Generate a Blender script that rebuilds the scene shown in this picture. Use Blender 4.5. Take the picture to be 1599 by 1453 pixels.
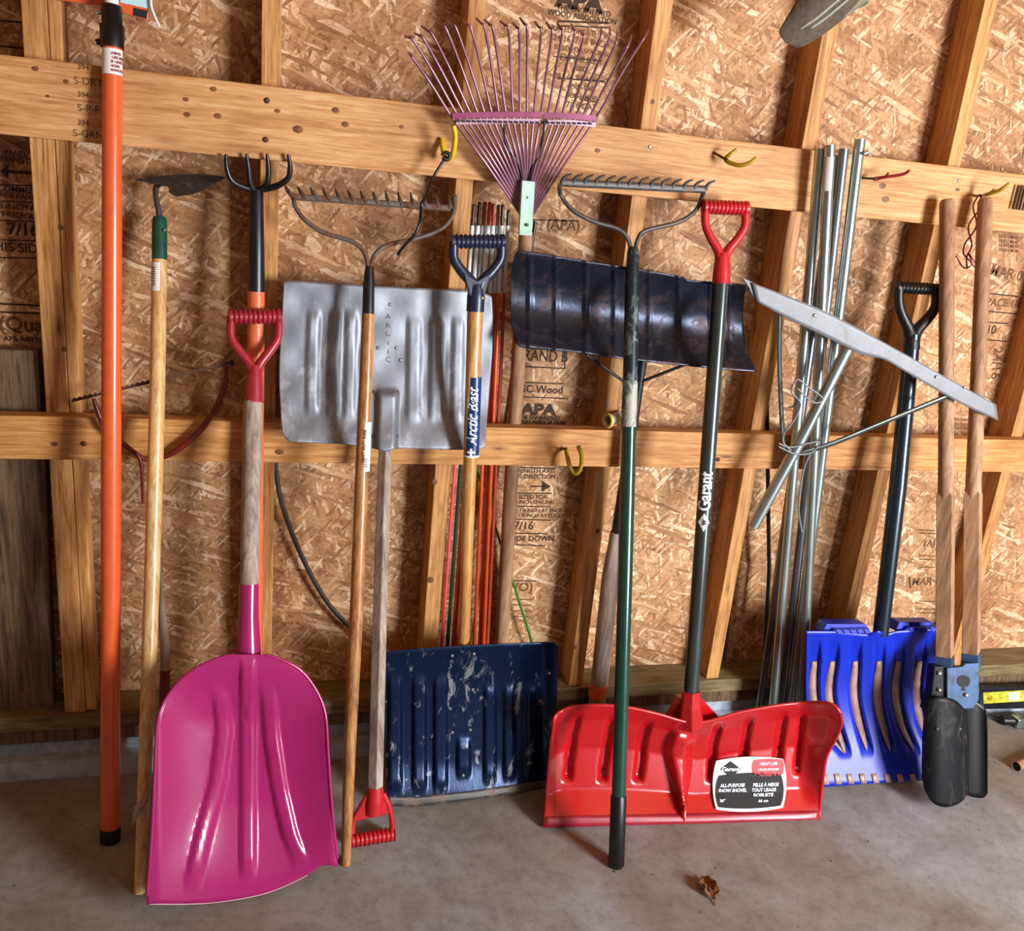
import bpy, bmesh, math, random
import numpy as np
from mathutils import Vector, Matrix
random.seed(4)
for o in list(bpy.data.objects): bpy.data.objects.remove(o)
scene = bpy.context.scene
COL = scene.collection

# ------------------------------------------------------------------ camera (solved from the stud and rail lines)
W, H = 1599, 1453
yaw, pitch, roll, FOC = 0.2773, 0.3055, 0.0985, 1417.8
CAM = Vector((0.3884, -2.0163, 1.4497))
cy_, sy_, cp_, sp_ = math.cos(yaw), math.sin(yaw), math.cos(pitch), math.sin(pitch)
FW = Vector((sy_*cp_, cy_*cp_, -sp_)); r0 = Vector((cy_, -sy_, 0)); u0 = r0.cross(FW)
RT = math.cos(roll)*r0 + math.sin(roll)*u0
UP = -math.sin(roll)*r0 + math.cos(roll)*u0
cam = bpy.data.cameras.new('camera'); co = bpy.data.objects.new('camera', cam); COL.objects.link(co)
M = Matrix((RT, UP, -FW)).transposed().to_4x4(); M.translation = CAM
co.matrix_world = M
cam.sensor_fit = 'HORIZONTAL'; cam.sensor_width = 36; cam.lens = FOC/W*36; cam.clip_start = .02
scene.camera = co

# ------------------------------------------------------------------ light
world = bpy.data.worlds.new('daylight'); scene.world = world; world.use_nodes = True
bg = world.node_tree.nodes['Background']; bg.inputs[0].default_value = (.62, .78, 1, 1); bg.inputs[1].default_value = .12
def area(name, loc, target, sx, sy, power, col, spread=180):
    l = bpy.data.lights.new(name, 'AREA'); l.shape = 'RECTANGLE'; l.size = sx; l.size_y = sy; l.energy = power; l.color = col
    l.spread = math.radians(spread)
    o = bpy.data.objects.new(name, l); COL.objects.link(o); o.location = loc
    o.rotation_euler = (Vector(target)-Vector(loc)).to_track_quat('-Z', 'Y').to_euler(); return o
area('doorway_daylight', (3.05, -3.15, 1.25), (1.2, 0, .75), 0.85, 1.1, 228, (.97, .98, 1.0))
area('front_fill', (1.6, -4.3, 1.6), (0.9, 0, .8), 3.0, 1.8, 6, (.85, .92, 1))  # weak frontal fill, added to soften the shade; not an opening of its own
scene.view_settings.view_transform = 'Standard'; scene.view_settings.look = 'None'
scene.view_settings.gamma = 1; scene.view_settings.use_curve_mapping = False
scene.view_settings.exposure = 0.0

# ------------------------------------------------------------------ pixel -> place helpers
def ray(x, y): return FW + RT*((x-W/2)/FOC) - UP*((y-H/2)/FOC)
def atY(x, y, Y): d = ray(x, y); return CAM + d*((Y-CAM.y)/d.y)
def atZ(x, y, Z=0): d = ray(x, y); return CAM + d*((Z-CAM.z)/d.z)
def depth(P): return (P-CAM).dot(FW)
def rpx(w, P): return w/2/FOC*depth(P)
class Pl:
    "the slanted plane a leaning tool lies in: foot, top, sideways direction"
    def __init__(s, F, T, lat=(1, 0, 0)):
        s.F, s.T = Vector(F), Vector(T); s.a = (s.T-s.F).normalized()
        l = Vector(lat).normalized(); s.n = s.a.cross(l).normalized()
        if s.n.y > 0: s.n = -s.n
        s.l = l
    def at(s, x, y, h=0):
        d = ray(x, y); P0 = s.F + s.n*h
        return CAM + d*((P0-CAM).dot(s.n)/d.dot(s.n))

# ------------------------------------------------------------------ materials
def lin(c):
    if isinstance(c, str): c = tuple(int(c[i:i+2], 16)/255 for i in (0, 2, 4))
    return tuple((v/12.92 if v <= .04045 else ((v+.055)/1.055)**2.4) for v in c) + (1,)
def newmat(name):
    m = bpy.data.materials.new(name); m.use_nodes = True
    nt = m.node_tree; return m, nt, nt.nodes['Principled BSDF']
def N(nt, t, **kw):
    n = nt.nodes.new(t)
    for k, v in kw.items():
        if k in n.inputs.keys(): n.inputs[k].default_value = v
        else: setattr(n, k, v)
    return n
def ramp(nt, fac, stops):
    r = nt.nodes.new('ShaderNodeValToRGB'); e = r.color_ramp.elements
    while len(e) < len(stops): e.new(.5)
    for el, (p, c) in zip(e, stops): el.position = min(p, 1); el.color = lin(c) if not isinstance(c, tuple) or len(c) == 3 else c
    nt.links.new(fac, r.inputs[0]); return r.outputs[0]
def mixc(nt, fac, a, b, mode='MIX'):
    m = nt.nodes.new('ShaderNodeMix'); m.data_type = 'RGBA'; m.blend_type = mode
    for s, v in ((0, fac), (6, a), (7, b)):
        if hasattr(v, 'links') or isinstance(v, bpy.types.NodeSocket): nt.links.new(v, m.inputs[s])
        else: m.inputs[s].default_value = v
    return m.outputs[2]
def coords(nt, scale=(1, 1, 1), rot=(0, 0, 0), loc=(0, 0, 0)):
    tc = nt.nodes.new('ShaderNodeTexCoord'); mp = nt.nodes.new('ShaderNodeMapping')
    mp.inputs['Scale'].default_value = scale; mp.inputs['Rotation'].default_value = rot; mp.inputs['Location'].default_value = loc
    nt.links.new(tc.outputs['Object'], mp.inputs[0]); return mp.outputs[0]
def noise(nt, vec, scale, detail=4, rough=.6, dist=0):
    n = N(nt, 'ShaderNodeTexNoise', Scale=scale, Detail=detail, Roughness=rough, Distortion=dist)
    nt.links.new(vec, n.inputs['Vector']); return n.outputs[0]
def bump(nt, b, h, strength=.2, dist=.002):
    n = N(nt, 'ShaderNodeBump', Strength=strength, Distance=dist); nt.links.new(h, n.inputs['Height']); nt.links.new(n.outputs[0], b.inputs['Normal'])
def plain(name, c, rough=.5, metal=0, var=.12, scale=30, bmp=.05, spec=None, stretch=(1, 1, 1), coat=0):
    m, nt, b = newmat(name); v = coords(nt, stretch)
    f = noise(nt, v, scale); base = lin(c)
    d = tuple(x*(1-var*2) for x in base[:3])+(1,); l = tuple(min(1, x*(1+var)) for x in base[:3])+(1,)
    nt.links.new(ramp(nt, f, [(.3, d), (.55, base), (.75, l)]), b.inputs['Base Color'])
    b.inputs['Roughness'].default_value = rough; b.inputs['Metallic'].default_value = metal
    if coat: b.inputs['Coat Weight'].default_value = coat; b.inputs['Coat Roughness'].default_value = .1
    if spec is not None: b.inputs['Specular IOR Level'].default_value = spec
    if bmp: bump(nt, b, f, bmp)
    return m
def worn(name, c, c2, thr=.56, scale=14, rough=.4, metal=0, rough2=.7, stretch=(1, 1, .5), soft=.06, bmp=.12):
    "paint or metal with patches worn through to a second colour"
    m, nt, b = newmat(name); v = coords(nt, stretch)
    f = noise(nt, v, scale, 8, .7, .6); g = noise(nt, v, scale*4, 4)
    base = mixc(nt, g, lin(c), tuple(x*.6 for x in lin(c)[:3])+(1,))
    k = ramp(nt, f, [(thr-soft, (0, 0, 0, 1)), (thr+soft, (1, 1, 1, 1))])
    nt.links.new(mixc(nt, k, base, lin(c2)), b.inputs['Base Color'])
    rr = N(nt, 'ShaderNodeMapRange'); rr.inputs['To Min'].default_value = rough; rr.inputs['To Max'].default_value = rough2
    nt.links.new(k, rr.inputs[0]); nt.links.new(rr.outputs[0], b.inputs['Roughness'])
    b.inputs['Metallic'].default_value = metal; bump(nt, b, f, bmp)
    return m
def wood(name, cols, stretch, rough=.65, knots=True, seed=0, gs=36, coat=0):
    m, nt, b = newmat(name); s = stretch
    v0 = coords(nt, (1, 1, 1), loc=(seed*1.7, seed*.9, seed*2.3))
    v = coords(nt, s, loc=(seed*3.1, seed*1.3, seed*2.7))
    g = noise(nt, v, gs, 6, .62, .8)
    big = noise(nt, v, gs*.22, 3, .5, 1.4)
    add = N(nt, 'ShaderNodeMath', operation='ADD'); nt.links.new(g, add.inputs[0]); nt.links.new(big, add.inputs[1])
    mul = N(nt, 'ShaderNodeMath', operation='MULTIPLY'); nt.links.new(add.outputs[0], mul.inputs[0]); mul.inputs[1].default_value = .5
    c = ramp(nt, mul.outputs[0], [(.36, cols[0]), (.5, cols[1]), (.64, cols[2])])
    bl = noise(nt, v0, 4, 3)
    c = mixc(nt, ramp(nt, bl, [(.4, (.78, .74, .7, 1)), (.62, (1, 1, 1, 1))]), (0, 0, 0, 1), c) if False else mixc(nt, .55, c, mixc(nt, 1, c, ramp(nt, bl, [(.38, (.68, .6, .52, 1)), (.6, (1, 1, 1, 1))]), 'MULTIPLY'))
    if knots:
        kv = coords(nt, tuple(.55*x**.45 for x in s), loc=(seed*2, seed, seed*3))
        vo = N(nt, 'ShaderNodeTexVoronoi', Scale=9); nt.links.new(kv, vo.inputs['Vector'])
        kk = ramp(nt, vo.outputs['Distance'], [(.03, (1, 1, 1, 1)), (.06, (.4, .4, .4, 1)), (.13, (0, 0, 0, 1))])
        c = mixc(nt, kk, c, lin('6b3d1a'))
    nt.links.new(c, b.inputs['Base Color']); b.inputs['Roughness'].default_value = rough
    if coat: b.inputs['Coat Weight'].default_value = coat; b.inputs['Coat Roughness'].default_value = .18
    bump(nt, b, g, .15, .001)
    return m
def osb():
    m, nt, b = newmat('oriented_strand_board')
    tc = nt.nodes.new('ShaderNodeTexCoord')
    warp = N(nt, 'ShaderNodeTexNoise', Scale=14, Detail=3); nt.links.new(tc.outputs['Object'], warp.inputs['Vector'])
    vm = N(nt, 'ShaderNodeVectorMath', operation='SCALE'); vm.inputs['Scale'].default_value = .014; nt.links.new(warp.outputs['Color'], vm.inputs[0])
    va = N(nt, 'ShaderNodeVectorMath', operation='ADD'); nt.links.new(tc.outputs['Object'], va.inputs[0]); nt.links.new(vm.outputs[0], va.inputs[1])
    def flakes(ang, L, Wd, off):
        r = N(nt, 'ShaderNodeMapping', vector_type='POINT'); r.inputs['Rotation'].default_value = (0, ang, 0); r.inputs['Location'].default_value = (off, .3*off, off*1.7)
        nt.links.new(va.outputs[0], r.inputs[0])
        s = N(nt, 'ShaderNodeMapping'); s.inputs['Scale'].default_value = (1/L, 0, 1/Wd); nt.links.new(r.outputs[0], s.inputs[0])
        vo = N(nt, 'ShaderNodeTexVoronoi', Scale=1.0); nt.links.new(s.outputs[0], vo.inputs['Vector'])
        sp = N(nt, 'ShaderNodeSeparateColor'); nt.links.new(vo.outputs['Color'], sp.inputs[0])
        gr = N(nt, 'ShaderNodeTexNoise', Scale=7, Detail=4); nt.links.new(s.outputs[0], gr.inputs['Vector'])
        mx = N(nt, 'ShaderNodeMath', operation='MULTIPLY_ADD'); nt.links.new(gr.outputs[0], mx.inputs[0]); mx.inputs[1].default_value = .45; sc_ = N(nt, 'ShaderNodeMath', operation='MULTIPLY'); nt.links.new(sp.outputs[0], sc_.inputs[0]); sc_.inputs[1].default_value = .78; nt.links.new(sc_.outputs[0], mx.inputs[2])
        return mx.outputs[0], sp.outputs[1]
    layers = [flakes(a, L, w, k*3.3) for k, (a, L, w) in enumerate([(.3, .11, .034), (-.75, .085, .022), (1.25, .07, .010), (2.3, .06, .014), (1.8, .045, .006), (-.25, .05, .007), (.85, .04, .005), (2.8, .1, .009)])]
    cur = layers[0][0]
    for k, (val, sel) in enumerate(layers[1:]):
        gt = N(nt, 'ShaderNodeMath', operation='GREATER_THAN'); nt.links.new(sel, gt.inputs[0]); gt.inputs[1].default_value = (.5, .6, .66, .72, .74, .78, .85)[k]
        mx = N(nt, 'ShaderNodeMix'); nt.links.new(gt.outputs[0], mx.inputs[0]); nt.links.new(cur, mx.inputs[2]); nt.links.new(val, mx.inputs[3]); cur = mx.outputs[0]
    c = ramp(nt, cur, [(.2, '8e613c'), (.45, 'b48659'), (.75, 'c4976a'), (1.0, 'd3aa80'), (1.2, 'eccfae')])
    c.node.color_ramp.elements[0].position = .18; c.node.color_ramp.elements[3].position = .86; c.node.color_ramp.elements[4].position = .97
    dv = coords(nt); d = noise(nt, dv, 3.1, 5)
    c = mixc(nt, 1, c, ramp(nt, d, [(.35, (.66, .57, .48, 1)), (.6, (1, 1, 1, 1))]), 'MULTIPLY')
    fine = noise(nt, coords(nt, (1, 1, 1.6), (0, .5, 0)), 75, 5, .75)
    c = mixc(nt, 1, c, ramp(nt, fine, [(.34, (.62, .5, .4, 1)), (.5, (1, 1, 1, 1))]), 'MULTIPLY')
    nt.links.new(c, b.inputs['Base Color']); b.inputs['Roughness'].default_value = .72
    bump(nt, b, cur, .45, .0015)
    return m
def concrete():
    m, nt, b = newmat('concrete'); v = coords(nt)
    a = noise(nt, v, 2.2, 6, .6, .4); f = noise(nt, v, 55, 6, .75); s = noise(nt, coords(nt, (1, 1, 1), (0, 0, .7)), 9, 8, .7, 1)
    c = ramp(nt, a, [(.35, '7a7268'), (.5, '88837b'), (.66, '95989c')])
    c = mixc(nt, 1, c, ramp(nt, s, [(.32, (.75, .72, .7, 1)), (.55, (1, 1, 1, 1)), (.75, (1.1, 1.1, 1.12, 1))]), 'MULTIPLY')
    c = mixc(nt, 1, c, ramp(nt, f, [(.3, (.72, .7, .68, 1)), (.52, (1, 1, 1, 1))]), 'MULTIPLY')
    sp = N(nt, 'ShaderNodeTexVoronoi', Scale=13); nt.links.new(v, sp.inputs['Vector'])
    k = ramp(nt, sp.outputs['Distance'], [(.03, (1, 1, 1, 1)), (.06, (0, 0, 0, 1))])
    c = mixc(nt, k, c, lin('4f4037'))
    nt.links.new(c, b.inputs['Base Color']); b.inputs['Roughness'].default_value = .8; bump(nt, b, f, .25, .002)
    return m
LUM = ('8d5626', 'c08a4c', 'd9a868')
m_osb, m_conc = osb(), concrete()
m_stud = wood('stud_lumber', LUM, (9, 9, .5), seed=1)
m_rail = [wood('rail_lumber_light', ('a56d38', 'c79258', 'dab07c'), (.45, 8, 8), seed=2), wood('rail_lumber_reddish', ('9a5f2b', 'c08747', 'd8a668'), (.45, 8, 8), seed=5)]
m_greywood = wood('weathered_board', ('3c2c1e', '65503a', '83694e'), (7, 7, .5), rough=.85, seed=3)
m_pale = wood('varnished_pale_handle', ('c08f50', 'dcb576', 'ecd09a'), (5, 5, .5), rough=.35, knots=False, seed=4, coat=.4)
m_brown = wood('brown_handle', ('7c4f2a', 'a8743f', 'c08f58'), (5, 5, .4), rough=.4, knots=False, seed=6, coat=.3)
m_greyh = wood('grey_handle', ('75655a', 'a09186', 'bdb1a6'), (5, 5, .3), rough=.7, knots=False, seed=7)
m_phd = wood('dull_brown_handle', ('7c583c', '9f7857', 'b79473'), (5, 5, .4), rough=.7, knots=False, seed=8)
m_olive = wood('olive_treated_plate', ('4b4128', '776a45', '93855c'), (.5, 8, 8), rough=.8, seed=9)
m_orangew = plain('orange_stained_wood', 'e06c3c', .4, stretch=(6, 6, .5))
m_orange = plain('orange_fibreglass', 'dc5e2a', .28, var=.06, scale=60, coat=.4)
m_black = plain('black_plastic', '0a0b0f', .4)
m_blacksteel = plain('black_painted_steel', '14171c', .35, var=.25)
m_white = plain('white_label', 'e4e6e4', .45, var=.04)
m_ink = plain('black_ink', '0e0b0a', .7)
m_stamp = plain('stamp_ink', '3b2412', .8, var=.3, scale=80)
m_palestamp = plain('faded_stamp_ink', '6b4422', .8, var=.3, scale=80)
m_dgreen = plain('dark_green_paint', '0a3c2d', .25, var=.1, coat=.5)
m_ferr = plain('green_ferrule_paint', '12493a', .35)
m_steel = worn('dull_dark_steel', '5b5a5a', '7d6a5a', .58, 30, .5, .6, .75)
m_rust = worn('rusty_steel', '6d6763', '6b4733', .52, 40, .6, .4, .85)
m_alu = worn('scuffed_aluminium', '8f949e', 'a4a8b0', .6, 18, .5, .6, .6, bmp=.2)
m_pink = plain('magenta_plastic', '9e2062', .2, var=.07, scale=5, bmp=0, coat=.3)
m_crim = plain('crimson_plastic', '9a2232', .35, var=.1)
m_red = plain('red_plastic', 'b4161c', .26, var=.06, scale=6, bmp=0, coat=.3)
m_redgrip = plain('red_grip_plastic', 'b81e26', .35)
m_navyp = plain('navy_plastic', '1a2340', .35)
m_navy = worn('navy_enamelled_steel', '0d264a', '84888e', .61, 34, .27, .55, .6, (1, 1, .45), .03, .25)
m_rustblk = worn('worn_black_steel', '3c4150', '4a4046', .56, 22, .34, .85, .6, (1, 1, 1), .05, .5)
m_tube = plain('grey_green_tube', '4a5250', .25, .6, var=.15, stretch=(1, 1, .2))
m_galv = plain('galvanised_pipe', 'b4c4c2', .28, .9, var=.15, scale=14, stretch=(1, 1, .3))
m_galvd = plain('dark_galvanised_pipe', '7d828c', .32, .9, var=.15, scale=14, stretch=(1, 1, .3))
m_greymet = worn('flat_grey_metal', '84868c', '73746c', .62, 9, .5, .2, .6)
m_mauve = plain('mauve_painted_wire', '9a6c80', .3, .55, var=.3, scale=8)
m_bar = plain('mauve_painted_bar', '8d3f63', .35, .2, var=.2)
m_mint = plain('pale_green_plate', 'a8d0bc', .45, var=.15)
m_yellow = plain('yellow_vinyl', 'd8b416', .35)
m_ochre = plain('worn_yellow_vinyl', 'a88a1e', .4, var=.2)
m_redv = plain('dark_red_vinyl', '8c1d20', .4)
m_sawred = plain('dark_red_enamel', '6a1c18', .4, var=.2)
m_dark = plain('dark_rubber', '241d1a', .6)
m_blue = plain('bright_blue_plastic', '0329b8', .4, var=.08, scale=5, bmp=0)
m_tan = plain('tan_plastic', 'a88578', .45, var=.2, scale=20)  # flat tan; on the blue shovel's ribs it paints the reflected floor
m_slate = plain('slate_blue_tube', '12252f', .3, .3, coat=.3)
m_fabric = plain('grey_brown_fabric', '857b6a', .9, var=.2, scale=90, bmp=.3)
m_fabd = plain('dark_brown_fabric', '55483a', .9, var=.2, scale=90, bmp=.3)
m_piping = plain('pale_piping', '8f938a', .7)
m_phdblue = worn('blue_grey_painted_steel', '41618a', '3a3f48', .56, 18, .45, .3, .6)
m_phdblk = worn('dirty_black_steel', '0f1218', '45403e', .56, 18, .5, .5, .8, (1, 1, .3))
m_curb = plain('pale_blue_grey_mortar', 'a4b2c0', .85, var=.18, scale=40, bmp=.4)
m_lblue = plain('label_blue', '12346e', .3, var=.15, scale=20)
m_lwhite = plain('print_white', 'e8f2fa', .4, var=.02)
m_lred = plain('print_red', 'c8202c', .4, var=.04)
m_rod = {k: plain(k+'_rod', c, .35) for k, c in dict(red='b8452c', orange='d8572c', green='1f3a22', bright_green='2f7a2a', yellow='b8a428', white='d8e4e8', pink='e0505a', black='1a1512', tan='b08a5a').items()}
m_ivory = plain('ivory_plastic', 'c8c0a0', .4)
m_leaf = plain('dry_leaf', '7a4a24', .8, var=.4, scale=50)
m_lb = plain('pale_blue_card', 'b4d8e4', .5, var=.03)
m_iron = plain('zinc_fastener', 'b0aca4', .35, .8)
m_ironb = plain('rusty_bolt', '5a3a28', .6, .3)
m_knot = plain('wood_knot', '7c4a22', .6, var=.3, scale=60)
m_plank = wood('interior_lumber', LUM, (.5, 8, 8), seed=12, knots=False)

# ------------------------------------------------------------------ mesh building
class MB:
    def __init__(s): s.v = []; s.f = []; s.s = []
    def add(s, vs, fs, smooth=False):
        o = len(s.v); s.v += [Vector(v) for v in vs]
        for f in fs: s.f.append([i+o for i in f]); s.s.append(smooth)
        return s
    def box(s, c, sx, sy, sz, ax=None):
        X, Y, Z = ax if ax else (Vector((1, 0, 0)), Vector((0, 1, 0)), Vector((0, 0, 1))); c = Vector(c)
        vs = [c+X*(a*sx/2)+Y*(b*sy/2)+Z*(d*sz/2) for a in (-1, 1) for b in (-1, 1) for d in (-1, 1)]
        return s.add(vs, [(0, 1, 3, 2), (4, 6, 7, 5), (0, 4, 5, 1), (2, 3, 7, 6), (0, 2, 6, 4), (1, 5, 7, 3)])
    def tube(s, pts, rad, n=12, flat=None, caps=True, smooth=True):
        "round bar along a path; flat = (side vector, ratio) squashes it across that vector"
        P = [Vector(p) for p in pts]; R = rad if isinstance(rad, (list, tuple)) else [rad]*len(P)
        T = [(P[min(i+1, len(P)-1)]-P[max(i-1, 0)]).normalized() for i in range(len(P))]
        u = T[0].orthogonal().normalized()
        if flat: u = (flat[0]-T[0]*flat[0].dot(T[0])).normalized()
        vs = []
        for i, p in enumerate(P):
            u = (u-T[i]*u.dot(T[i])).normalized(); w = T[i].cross(u)
            k = flat[1] if flat else 1
            for j in range(n):
                a = 2*math.pi*(j+.5)/n; vs.append(p+u*(math.cos(a)*R[i]*k)+w*(math.sin(a)*R[i]))
        fs = [(i*n+j, i*n+(j+1) % n, (i+1)*n+(j+1) % n, (i+1)*n+j) for i in range(len(P)-1) for j in range(n)]
        s.add(vs, fs, smooth)
        if caps: s.add(vs[:n], [tuple(range(n-1, -1, -1))]); s.add(vs[-n:], [tuple(range(n))])
        return s
    def prism(s, pts, off):
        "closed outline extruded along off"
        n = len(pts); P = [Vector(p) for p in pts]; Q = [p+off for p in P]
        return s.add(P+Q, [tuple(range(n-1, -1, -1)), tuple(range(n, 2*n))]+[(i, (i+1) % n, n+(i+1) % n, n+i) for i in range(n)])
    def disc(s, c, nrm, r, h, n=12, dome=.5):
        c = Vector(c); nrm = Vector(nrm).normalized()
        return s.tube([c, c+nrm*h*.6, c+nrm*h], [r, r, r*dome], n)
def smoothpath(pts, k=6):
    P = [Vector(p) for p in pts]; out = []
    for i in range(len(P)-1):
        a, b, c, d = P[max(i-1, 0)], P[i], P[i+1], P[min(i+2, len(P)-1)]
        for j in range(k):
            t = j/k; out.append(.5*((2*b)+(c-a)*t+(2*a-5*b+4*c-d)*t*t+(3*b-a-3*c+d)*t**3))
    return out+[P[-1]]
def link(name, me, parent=None, loc=(0, 0, 0)):
    o = bpy.data.objects.new(name, me); COL.objects.link(o); o.location = loc
    if parent: o.parent = parent
    return o
class Thing:
    def __init__(s, name, label, cat, base, group=None):
        s.root = bpy.data.objects.new(name, None); COL.objects.link(s.root); s.base = Vector(base); s.root.location = s.base
        s.root.empty_display_size = .05
        s.root['label'] = label; s.root['category'] = cat
        if group: s.root['group'] = group
    def part(s, name, mb, mat, parent=None, solid=0, label=None, bevel=0, offset=0):
        me = bpy.data.meshes.new(name)
        me.from_pydata([tuple(v-s.base) for v in mb.v], [], mb.f); me.update()
        me.polygons.foreach_set('use_smooth', mb.s)
        bm = bmesh.new(); bm.from_mesh(me); bmesh.ops.remove_doubles(bm, verts=bm.verts, dist=1e-6) if solid else None
        bmesh.ops.recalc_face_normals(bm, faces=bm.faces); bm.to_mesh(me); bm.free()
        me.materials.append(mat); o = link(name, me, parent or s.root)
        if solid: md = o.modifiers.new('thickness', 'SOLIDIFY'); md.thickness = solid; md.offset = offset
        if bevel: md = o.modifiers.new('bevel', 'BEVEL'); md.width = bevel; md.segments = 2
        if label: o['label'] = label
        return o
class Struct(Thing):
    def __init__(s, name, base=(0, 0, 0)):
        s.root = bpy.data.objects.new(name, None); COL.objects.link(s.root); s.base = Vector(base); s.root.location = s.base; s.root['kind'] = 'structure'
def single(name, label, cat, mb, mat, group=None, bevel=0, solid=0, kind=None):
    c = sum(mb.v, Vector())/len(mb.v); c.z = min(v.z for v in mb.v)
    t = Thing.__new__(Thing); t.base = c; t.root = None
    me = bpy.data.meshes.new(name); me.from_pydata([tuple(v-c) for v in mb.v], [], mb.f); me.update(); me.polygons.foreach_set('use_smooth', mb.s)
    bm = bmesh.new(); bm.from_mesh(me); bmesh.ops.recalc_face_normals(bm, faces=bm.faces); bm.to_mesh(me); bm.free()
    me.materials.append(mat); o = link(name, me, None, c)
    if solid: md = o.modifiers.new('thickness', 'SOLIDIFY'); md.thickness = solid
    if bevel: md = o.modifiers.new('bevel', 'BEVEL'); md.width = bevel; md.segments = 2
    if label: o['label'] = label; o['category'] = cat
    if group: o['group'] = group
    if kind: o['kind'] = kind
    return o
def poly(pts, t):
    "point at fraction t of a pixel polyline, by length"
    d = [math.dist(pts[i], pts[i+1]) for i in range(len(pts)-1)]; L = sum(d)*t
    for i, q in enumerate(d):
        if L <= q or i == len(d)-1:
            k = L/q if q else 0; return (pts[i][0]+(pts[i+1][0]-pts[i][0])*k, pts[i][1]+(pts[i+1][1]-pts[i][1])*k)
        L -= q
def sheet(pl, top, bot, left, right, h, nu=48, nv=32):
    "curved plate: an outline in the tool's plane, pushed forward by h(x, y)"
    mb = MB(); vs = []; sm = lambda p: p
    for j in range(nv+1):
        v = j/nv
        for i in range(nu+1):
            u = i/nu
            T, B, L, R = poly(top, u), poly(bot, u), poly(left, v), poly(right, v)
            c = []
            for k in (0, 1):
                a = (1-v)*T[k]+v*B[k]+(1-u)*L[k]+u*R[k]
                b = (1-u)*(1-v)*top[0][k]+u*(1-v)*top[-1][k]+(1-u)*v*bot[0][k]+u*v*bot[-1][k]
                c.append(a-b)
            vs.append(pl.at(c[0], c[1], h(c[0], c[1])))
    w = nu+1
    mb.add(vs, [(j*w+i, j*w+i+1, (j+1)*w+i+1, (j+1)*w+i) for j in range(nv) for i in range(nu)], True)
    return mb
def spl(pts, k=5):
    q = smoothpath([Vector((a, b, 0)) for a, b in pts], k); return [(p.x, p.y) for p in q]
def gauss(x, c, w): return math.exp(-((x-c)/w)**2)
def sstep(a, b, x):
    t = max(0, min(1, (x-a)/(b-a))) if a != b else 0; return t*t*(3-2*t)
def rib(xc, w, y0, y1, f=12):
    "flat topped rib centred on xc(y)"
    def g(x, y):
        c = xc(y) if callable(xc) else xc
        return (1-sstep(w*.45, w*.8, abs(x-c)))*sstep(y0-f, y0+f, y)*(1-sstep(y1-f, y1+f, y))
    return g
def interp(pts):
    ys = [p[1] for p in pts]; xs = [p[0] for p in pts]
    return lambda y: float(np.interp(y, ys, xs))
def shaft(pl, p0, p1, w0, w1, n=20, segs=8, h=0, bow=0, round_end=False):
    A, B = pl.at(*p0, h), pl.at(*p1, h); ra, rb = rpx(w0, A), rpx(w1, B)
    P = [A.lerp(B, i/segs) for i in range(segs+1)]; R = [ra+(rb-ra)*i/segs for i in range(segs+1)]
    if round_end:
        d = (B-A).normalized()
        for q in (.35, .7, .95): P.append(B+d*rb*q); R.append(rb*math.sqrt(1-q*q))
    return MB().tube(P, R, n)
def pathpx(pl, pts, w, h=0, k=5, n=10, flat=None):
    P = smoothpath([pl.at(p[0], p[1], p[2] if len(p) > 2 else h) for p in pts], k)
    ws = w if isinstance(w, (list, tuple)) else [w]*len(pts)
    R = [rpx(float(np.interp(i/(len(P)-1)*(len(ws)-1), range(len(ws)), ws)), p) for i, p in enumerate(P)]
    return MB().tube(P, R, n, flat=flat)
FONT = {}
def textmesh(s, size=1, bold=0, sub=0, shear=0):
    c = bpy.data.curves.new('t', 'FONT'); c.body = s; c.size = size; c.shear = .45 if s == 'Arctic Blast' else 0; c.offset = bold; c.align_x = 'CENTER'; c.align_y = 'CENTER'; c.resolution_u = 3
    o = bpy.data.objects.new('t', c); COL.objects.link(o); bpy.context.view_layer.update()
    me = bpy.data.meshes.new_from_object(o.evaluated_get(bpy.context.evaluated_depsgraph_get()))
    bm = bmesh.new(); bm.from_mesh(me); bmesh.ops.triangulate(bm, faces=bm.faces)
    if sub: bmesh.ops.subdivide_edges(bm, edges=bm.edges, cuts=sub, use_grid_fill=True)
    vs = [v.co.copy() for v in bm.verts]; bm.verts.ensure_lookup_table(); fs = [tuple(v.index for v in f.verts) for f in bm.faces]
    bm.free(); bpy.data.objects.remove(o); bpy.data.meshes.remove(me); return vs, fs
def printed(mapf, s, size, bold=0, sub=0, sx=1):
    vs, fs = textmesh(s, size, bold, sub); return MB().add([mapf(v.x*sx, v.y) for v in vs], fs)
def around(A, B, r, side, off=.0006):
    "maps (along, around) onto a tube: text reads from A to B"
    A, B = Vector(A), Vector(B); d = (B-A).normalized(); f = (CAM-A.lerp(B, .5)); f = (f-d*f.dot(d)).normalized(); w = f.cross(d)*side
    c = A.lerp(B, .5)
    return lambda x, y: c+d*x+(f*math.cos(y/r)+w*math.sin(y/r))*(r+off)
def band(pl, p0, p1, w, ang0=-1.3, ang1=1.3, off=.0004, h=0):
    "sticker wrapped round the camera side of a shaft, open at the back"
    A, B = pl.at(*p0, h), pl.at(*p1, h); r = rpx(w, A)+off; d = (B-A).normalized(); f = (CAM-A); f = (f-d*f.dot(d)).normalized(); wv = f.cross(d)
    n = 14; vs = []
    for P in (A, B):
        for i in range(n+1):
            a = ang0+(ang1-ang0)*i/n; vs.append(P+(f*math.cos(a)+wv*math.sin(a))*r)
    return MB().add(vs, [(i, i+1, n+2+i, n+1+i) for i in range(n)], True)

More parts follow.
